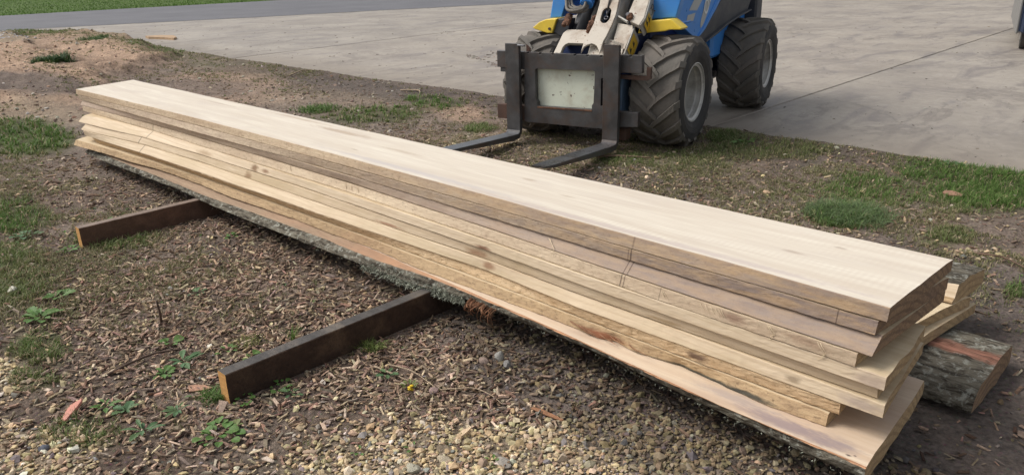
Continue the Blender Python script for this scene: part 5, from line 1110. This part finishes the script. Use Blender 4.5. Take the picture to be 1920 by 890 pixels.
lying('twig', 'thick pale twig on the mulch left of the yellow flower', 'twig', [(-2.27, 1.50, .012), (-2.20, 1.51, .01), (-2.15, 1.52, .008), (-2.10, 1.53, .004), (-2.015, 1.575, .002)], .0042, TWP)
lying('twig', 'thin pale twig running just behind the thick pale twig', 'twig', [(-2.25, 1.545, .01), (-2.15, 1.575, .012), (-2.06, 1.575, .008), (-1.96, 1.565, .003)], .0032, TWP)
lying('twig', 'long curved brown twig right of the yellow flower', 'twig', [(-1.953, 1.568, .006), (-1.90, 1.62, .010), (-1.856, 1.656, .012), (-1.78, 1.668, .008), (-1.711, 1.658, .003)], .0026, TWP)
lying('twig', 'dark twig lying across the mulch between the brick shard and the near bearer', 'twig', [(-3.03, .75, .004), (-3.05, .85, .008), (-3.05, .95, .012), (-3.02, 1.05, .004)], .006, TWD)
lying('twig', 'small dark forked twig below the long curved twig', 'twig', [(-1.96, 1.42, .004), (-1.91, 1.48, .010), (-1.87, 1.55, .005)], .0024, TWD)
lying('twig', 'brown twig lying on the gravel at the bottom middle', 'twig', [(-1.84, 1.33, .004), (-1.78, 1.37, .008), (-1.70, 1.44, .005)], .0028, TWD)
lying('stick', 'straight brown stick lying on the grass beyond the right fork', 'stick', [(-3.65, 4.65, .01), (-3.5, 4.76, .015), (-3.30, 4.92, .01)], .012, plain('stick_brown', (.20, .13, .09), .85, var=.3, scale=30, bump=.3))
lying('stick', 'pale curled stick on reddish soil behind the stack', 'stick', [(-7.56, 5.75, .01), (-7.40, 5.82, .02), (-7.25, 5.80, .02), (-7.05, 5.62, .005)], .009, TWP)
lying('branch', 'pale broken branch near the edge of the yard behind the left half of the stack', 'branch', [(-9.97, 5.62, .02), (-10.05, 5.8, .02), (-10.15, 5.95, .02), (-10.1, 6.08, .01)], .010, TWP)
lying('twig', 'dead twig on the wet earth beyond the right end of the stack', 'twig', [(-.86, 4.28, .004), (-.78, 4.24, .02), (-.72, 4.27, .01), (-.62, 4.22, .005)], .006, plain('twig_brown', (.16, .10, .07), .85, var=.3, scale=30, bump=.3))
tag(tube('stake', [(0, 0, -.03), (-.002, .003, .03), (0, 0, .07), (.003, -.002, .098)], [.0055, .006, .005, .004], TWD, None, 7, (-3.345, 1.09, 0)), 'thin dark brown stake standing upright in the mulch left of the near bearer', 'stake')
# flat bits
def flat(name, label, cat, poly, z, th, m, tilt=(0, 0), seed=0):
    cx = sum(p[0] for p in poly) / len(poly); cy = sum(p[1] for p in poly) / len(poly)
    me = plate([(x - cx, y - cy) for x, y in poly], [], th, min(.002, th * .3), name); o = link(name, me, m, None, (cx, cy, float(gh(np.array([cx]), np.array([cy]))[0]) + z)); o.rotation_euler = (tilt[0], tilt[1], 0); return tag(o, label, cat)
flat('brick_shard', 'pink pointed brick shard on the earth at the lower left', 'brick shard', [(-2.80, .50), (-2.795, .525), (-2.835, .575), (-2.865, .605), (-2.885, .612), (-2.885, .565), (-2.84, .53)], .018, .010, plain('brick_pink', (.56, .26, .20), .8, var=.12, scale=30, dirt=(.4, .16, .11), bump=.1), (.25, -.1))
flat('bark_strip', 'long reddish brown bark strip lying at the top of the yellow gravel', 'bark strip', [(-1.612, 1.700), (-1.55, 1.708), (-1.483, 1.722), (-1.478, 1.732), (-1.53, 1.730), (-1.58, 1.724), (-1.608, 1.712)], .014, .006, plain('bark_strip_red', (.30, .15, .08), .85, var=.2, scale=40, bump=.3), (0, .05))
flat('bark_sliver', 'reddish bark sliver lying on the grass near the right edge', 'bark sliver', [(-1.30, 5.26), (-1.25, 5.25), (-1.19, 5.28), (-1.20, 5.32), (-1.26, 5.33), (-1.30, 5.30)], .03, .010, plain('bark_sliver_m', (.30, .17, .11), .85, var=.2, scale=40, bump=.3), (.1, .1))
flat('wood_scrap', 'orange wood scrap lying on the edge of the yard at the far left', 'wood scrap', [(-18.7, 7.0), (-18.4, 6.95), (-17.9, 7.10), (-17.5, 7.15), (-17.7, 7.30), (-18.2, 7.45), (-18.6, 7.3)], .10, .16, plain('scrap_orange', (.42, .29, .18), .85, var=.2, scale=10, bump=.3))
flat('wood_chip', 'grey brown splintered chip below the ochre end of the near bearer', 'wood chip', [(-2.49, .955), (-2.455, .935), (-2.425, .915), (-2.42, .93), (-2.44, .955), (-2.455, .975)], .016, .006, plain('chip_grey', (.30, .22, .17), .85, var=.3, scale=60, bump=.4), (.3, .2))
flat('wood_chip', 'pale reddish chip left of the soft grass at the near bearer end', 'wood chip', [(-2.70, .93), (-2.66, .915), (-2.62, .955), (-2.60, .985), (-2.64, .975), (-2.68, .955)], .014, .006, plain('chip_red', (.36, .20, .13), .85, var=.3, scale=60, bump=.4), (.15, 0))
# larger pale wood chips spread on the mulch
x, y, r = sample(900, 1.4, 4.2, 1.4, 42); k = footprint_ok(x, y) & (y < 1.9) & (zone(GRAVEL, x, y) < .4); x, y = x[k][:230], y[k][:230]; n = len(x)
size = np.stack([.022 + .03 * rng.random(n), .007 + .011 * rng.random(n), .0025 + .003 * rng.random(n)], 1)
cols = palette(n, [(.46, .35, .24), (.55, .46, .34), (.36, .22, .16), (.30, .23, .18)], [.4, .2, .2, .2], .2)
scatter_mesh('pale_chips', CHIPV, CHIPF, np.stack([x, y, gh(x, y) + .012], 1), size, .4, cols, bpy.data.materials['mulch'], 'larger pale splinters lying on top of the mulch', jitter=.7)
# low leaves scattered through the grass and mulch on the left
x, y, r = sample(30000, 1.4, 8, 1.3, 46); pz = .012 + .16 * ss(-3.4, -4.6, x) * ss(1.9, 1.3, y) * fbm(x * 2, y * 2, 71, 3) * 3.2 + .25 * np.clip(zone(GRASS, x, y), 0, 1)
k = footprint_ok(x, y) & (rng.random(len(x)) < pz * .75) & ~((y > 1.85) & (y < 2.7) & (x > -7.3)); x, y = x[k], y[k]; n = len(x)
LV = np.array([[0, 0, 0], [.35, -.26, .25], [.4, 0, .16], [.35, .26, .25], [.8, -.16, .3], [.82, 0, .22], [.8, .16, .3], [1.1, 0, .16]]); LF = np.array([[0, 1, 2], [0, 2, 3], [1, 4, 5], [1, 5, 2], [2, 5, 6], [2, 6, 3], [4, 7, 5], [5, 7, 6]])
s = .012 + .020 * rng.random(n) ** 1.5; cols = palette(n, [(.10, .18, .05), (.15, .20, .07), (.085, .15, .06), (.22, .22, .10)], [.35, .3, .2, .15], .3)
scatter_mesh('low_leaves', LV, LF, np.stack([x, y, gh(x, y) + .004], 1), np.stack([s, s * (.7 + .5 * rng.random(n)), s], 1), .3, cols, GM, 'tiny green leaves of ground cover scattered through mulch and grass')

# dirt flecks, tyre-tread crumbs and grit on the concrete
N = 1500; x = -24 + 26 * rng.random(N) ** .8; y = 6.15 + 14 * rng.random(N) ** 2.2; s = (.006 + .022 * rng.random(N) ** 5) * (.6 + .05 * np.hypot(x, y))
rows_x = []; rows_y = []
for k in range(4):            # crumbs dropped by chevron tyres along two curved tracks
    for i in range(34):
        a = i / 33.; cx = -9.8 + 4.2 * a; cy = 8.9 - 1.6 * a - 1.2 * a * a + (.55 if k % 2 else 0)
        for q in range(3): rows_x.append(cx + .12 * q + .02 * rng.random()); rows_y.append(cy + (.10 * q if k < 2 else -.10 * q) + .03 * rng.random())
rx, ry = np.array(rows_x), np.array(rows_y); keep = rng.random(len(rx)) < .55; rx, ry = rx[keep], ry[keep]
X = np.concatenate([x, rx]); Y = np.concatenate([y, ry]); S = np.concatenate([s, .03 + .03 * rng.random(len(rx))])
size = np.stack([S * 1.6, S * .7, S * .22], 1); cols = palette(len(X), [(.20, .17, .14), (.14, .11, .09), (.42, .38, .33), (.25, .20, .155)], [.4, .25, .15, .2], .3)
scatter_mesh('yard_grit', CHIPV, CHIPF, np.stack([X, Y, np.full(len(X), .002)], 1), size, .15, cols, bpy.data.materials['mulch'], 'dirt crumbs and grit lying on the concrete yard', jitter=.6)
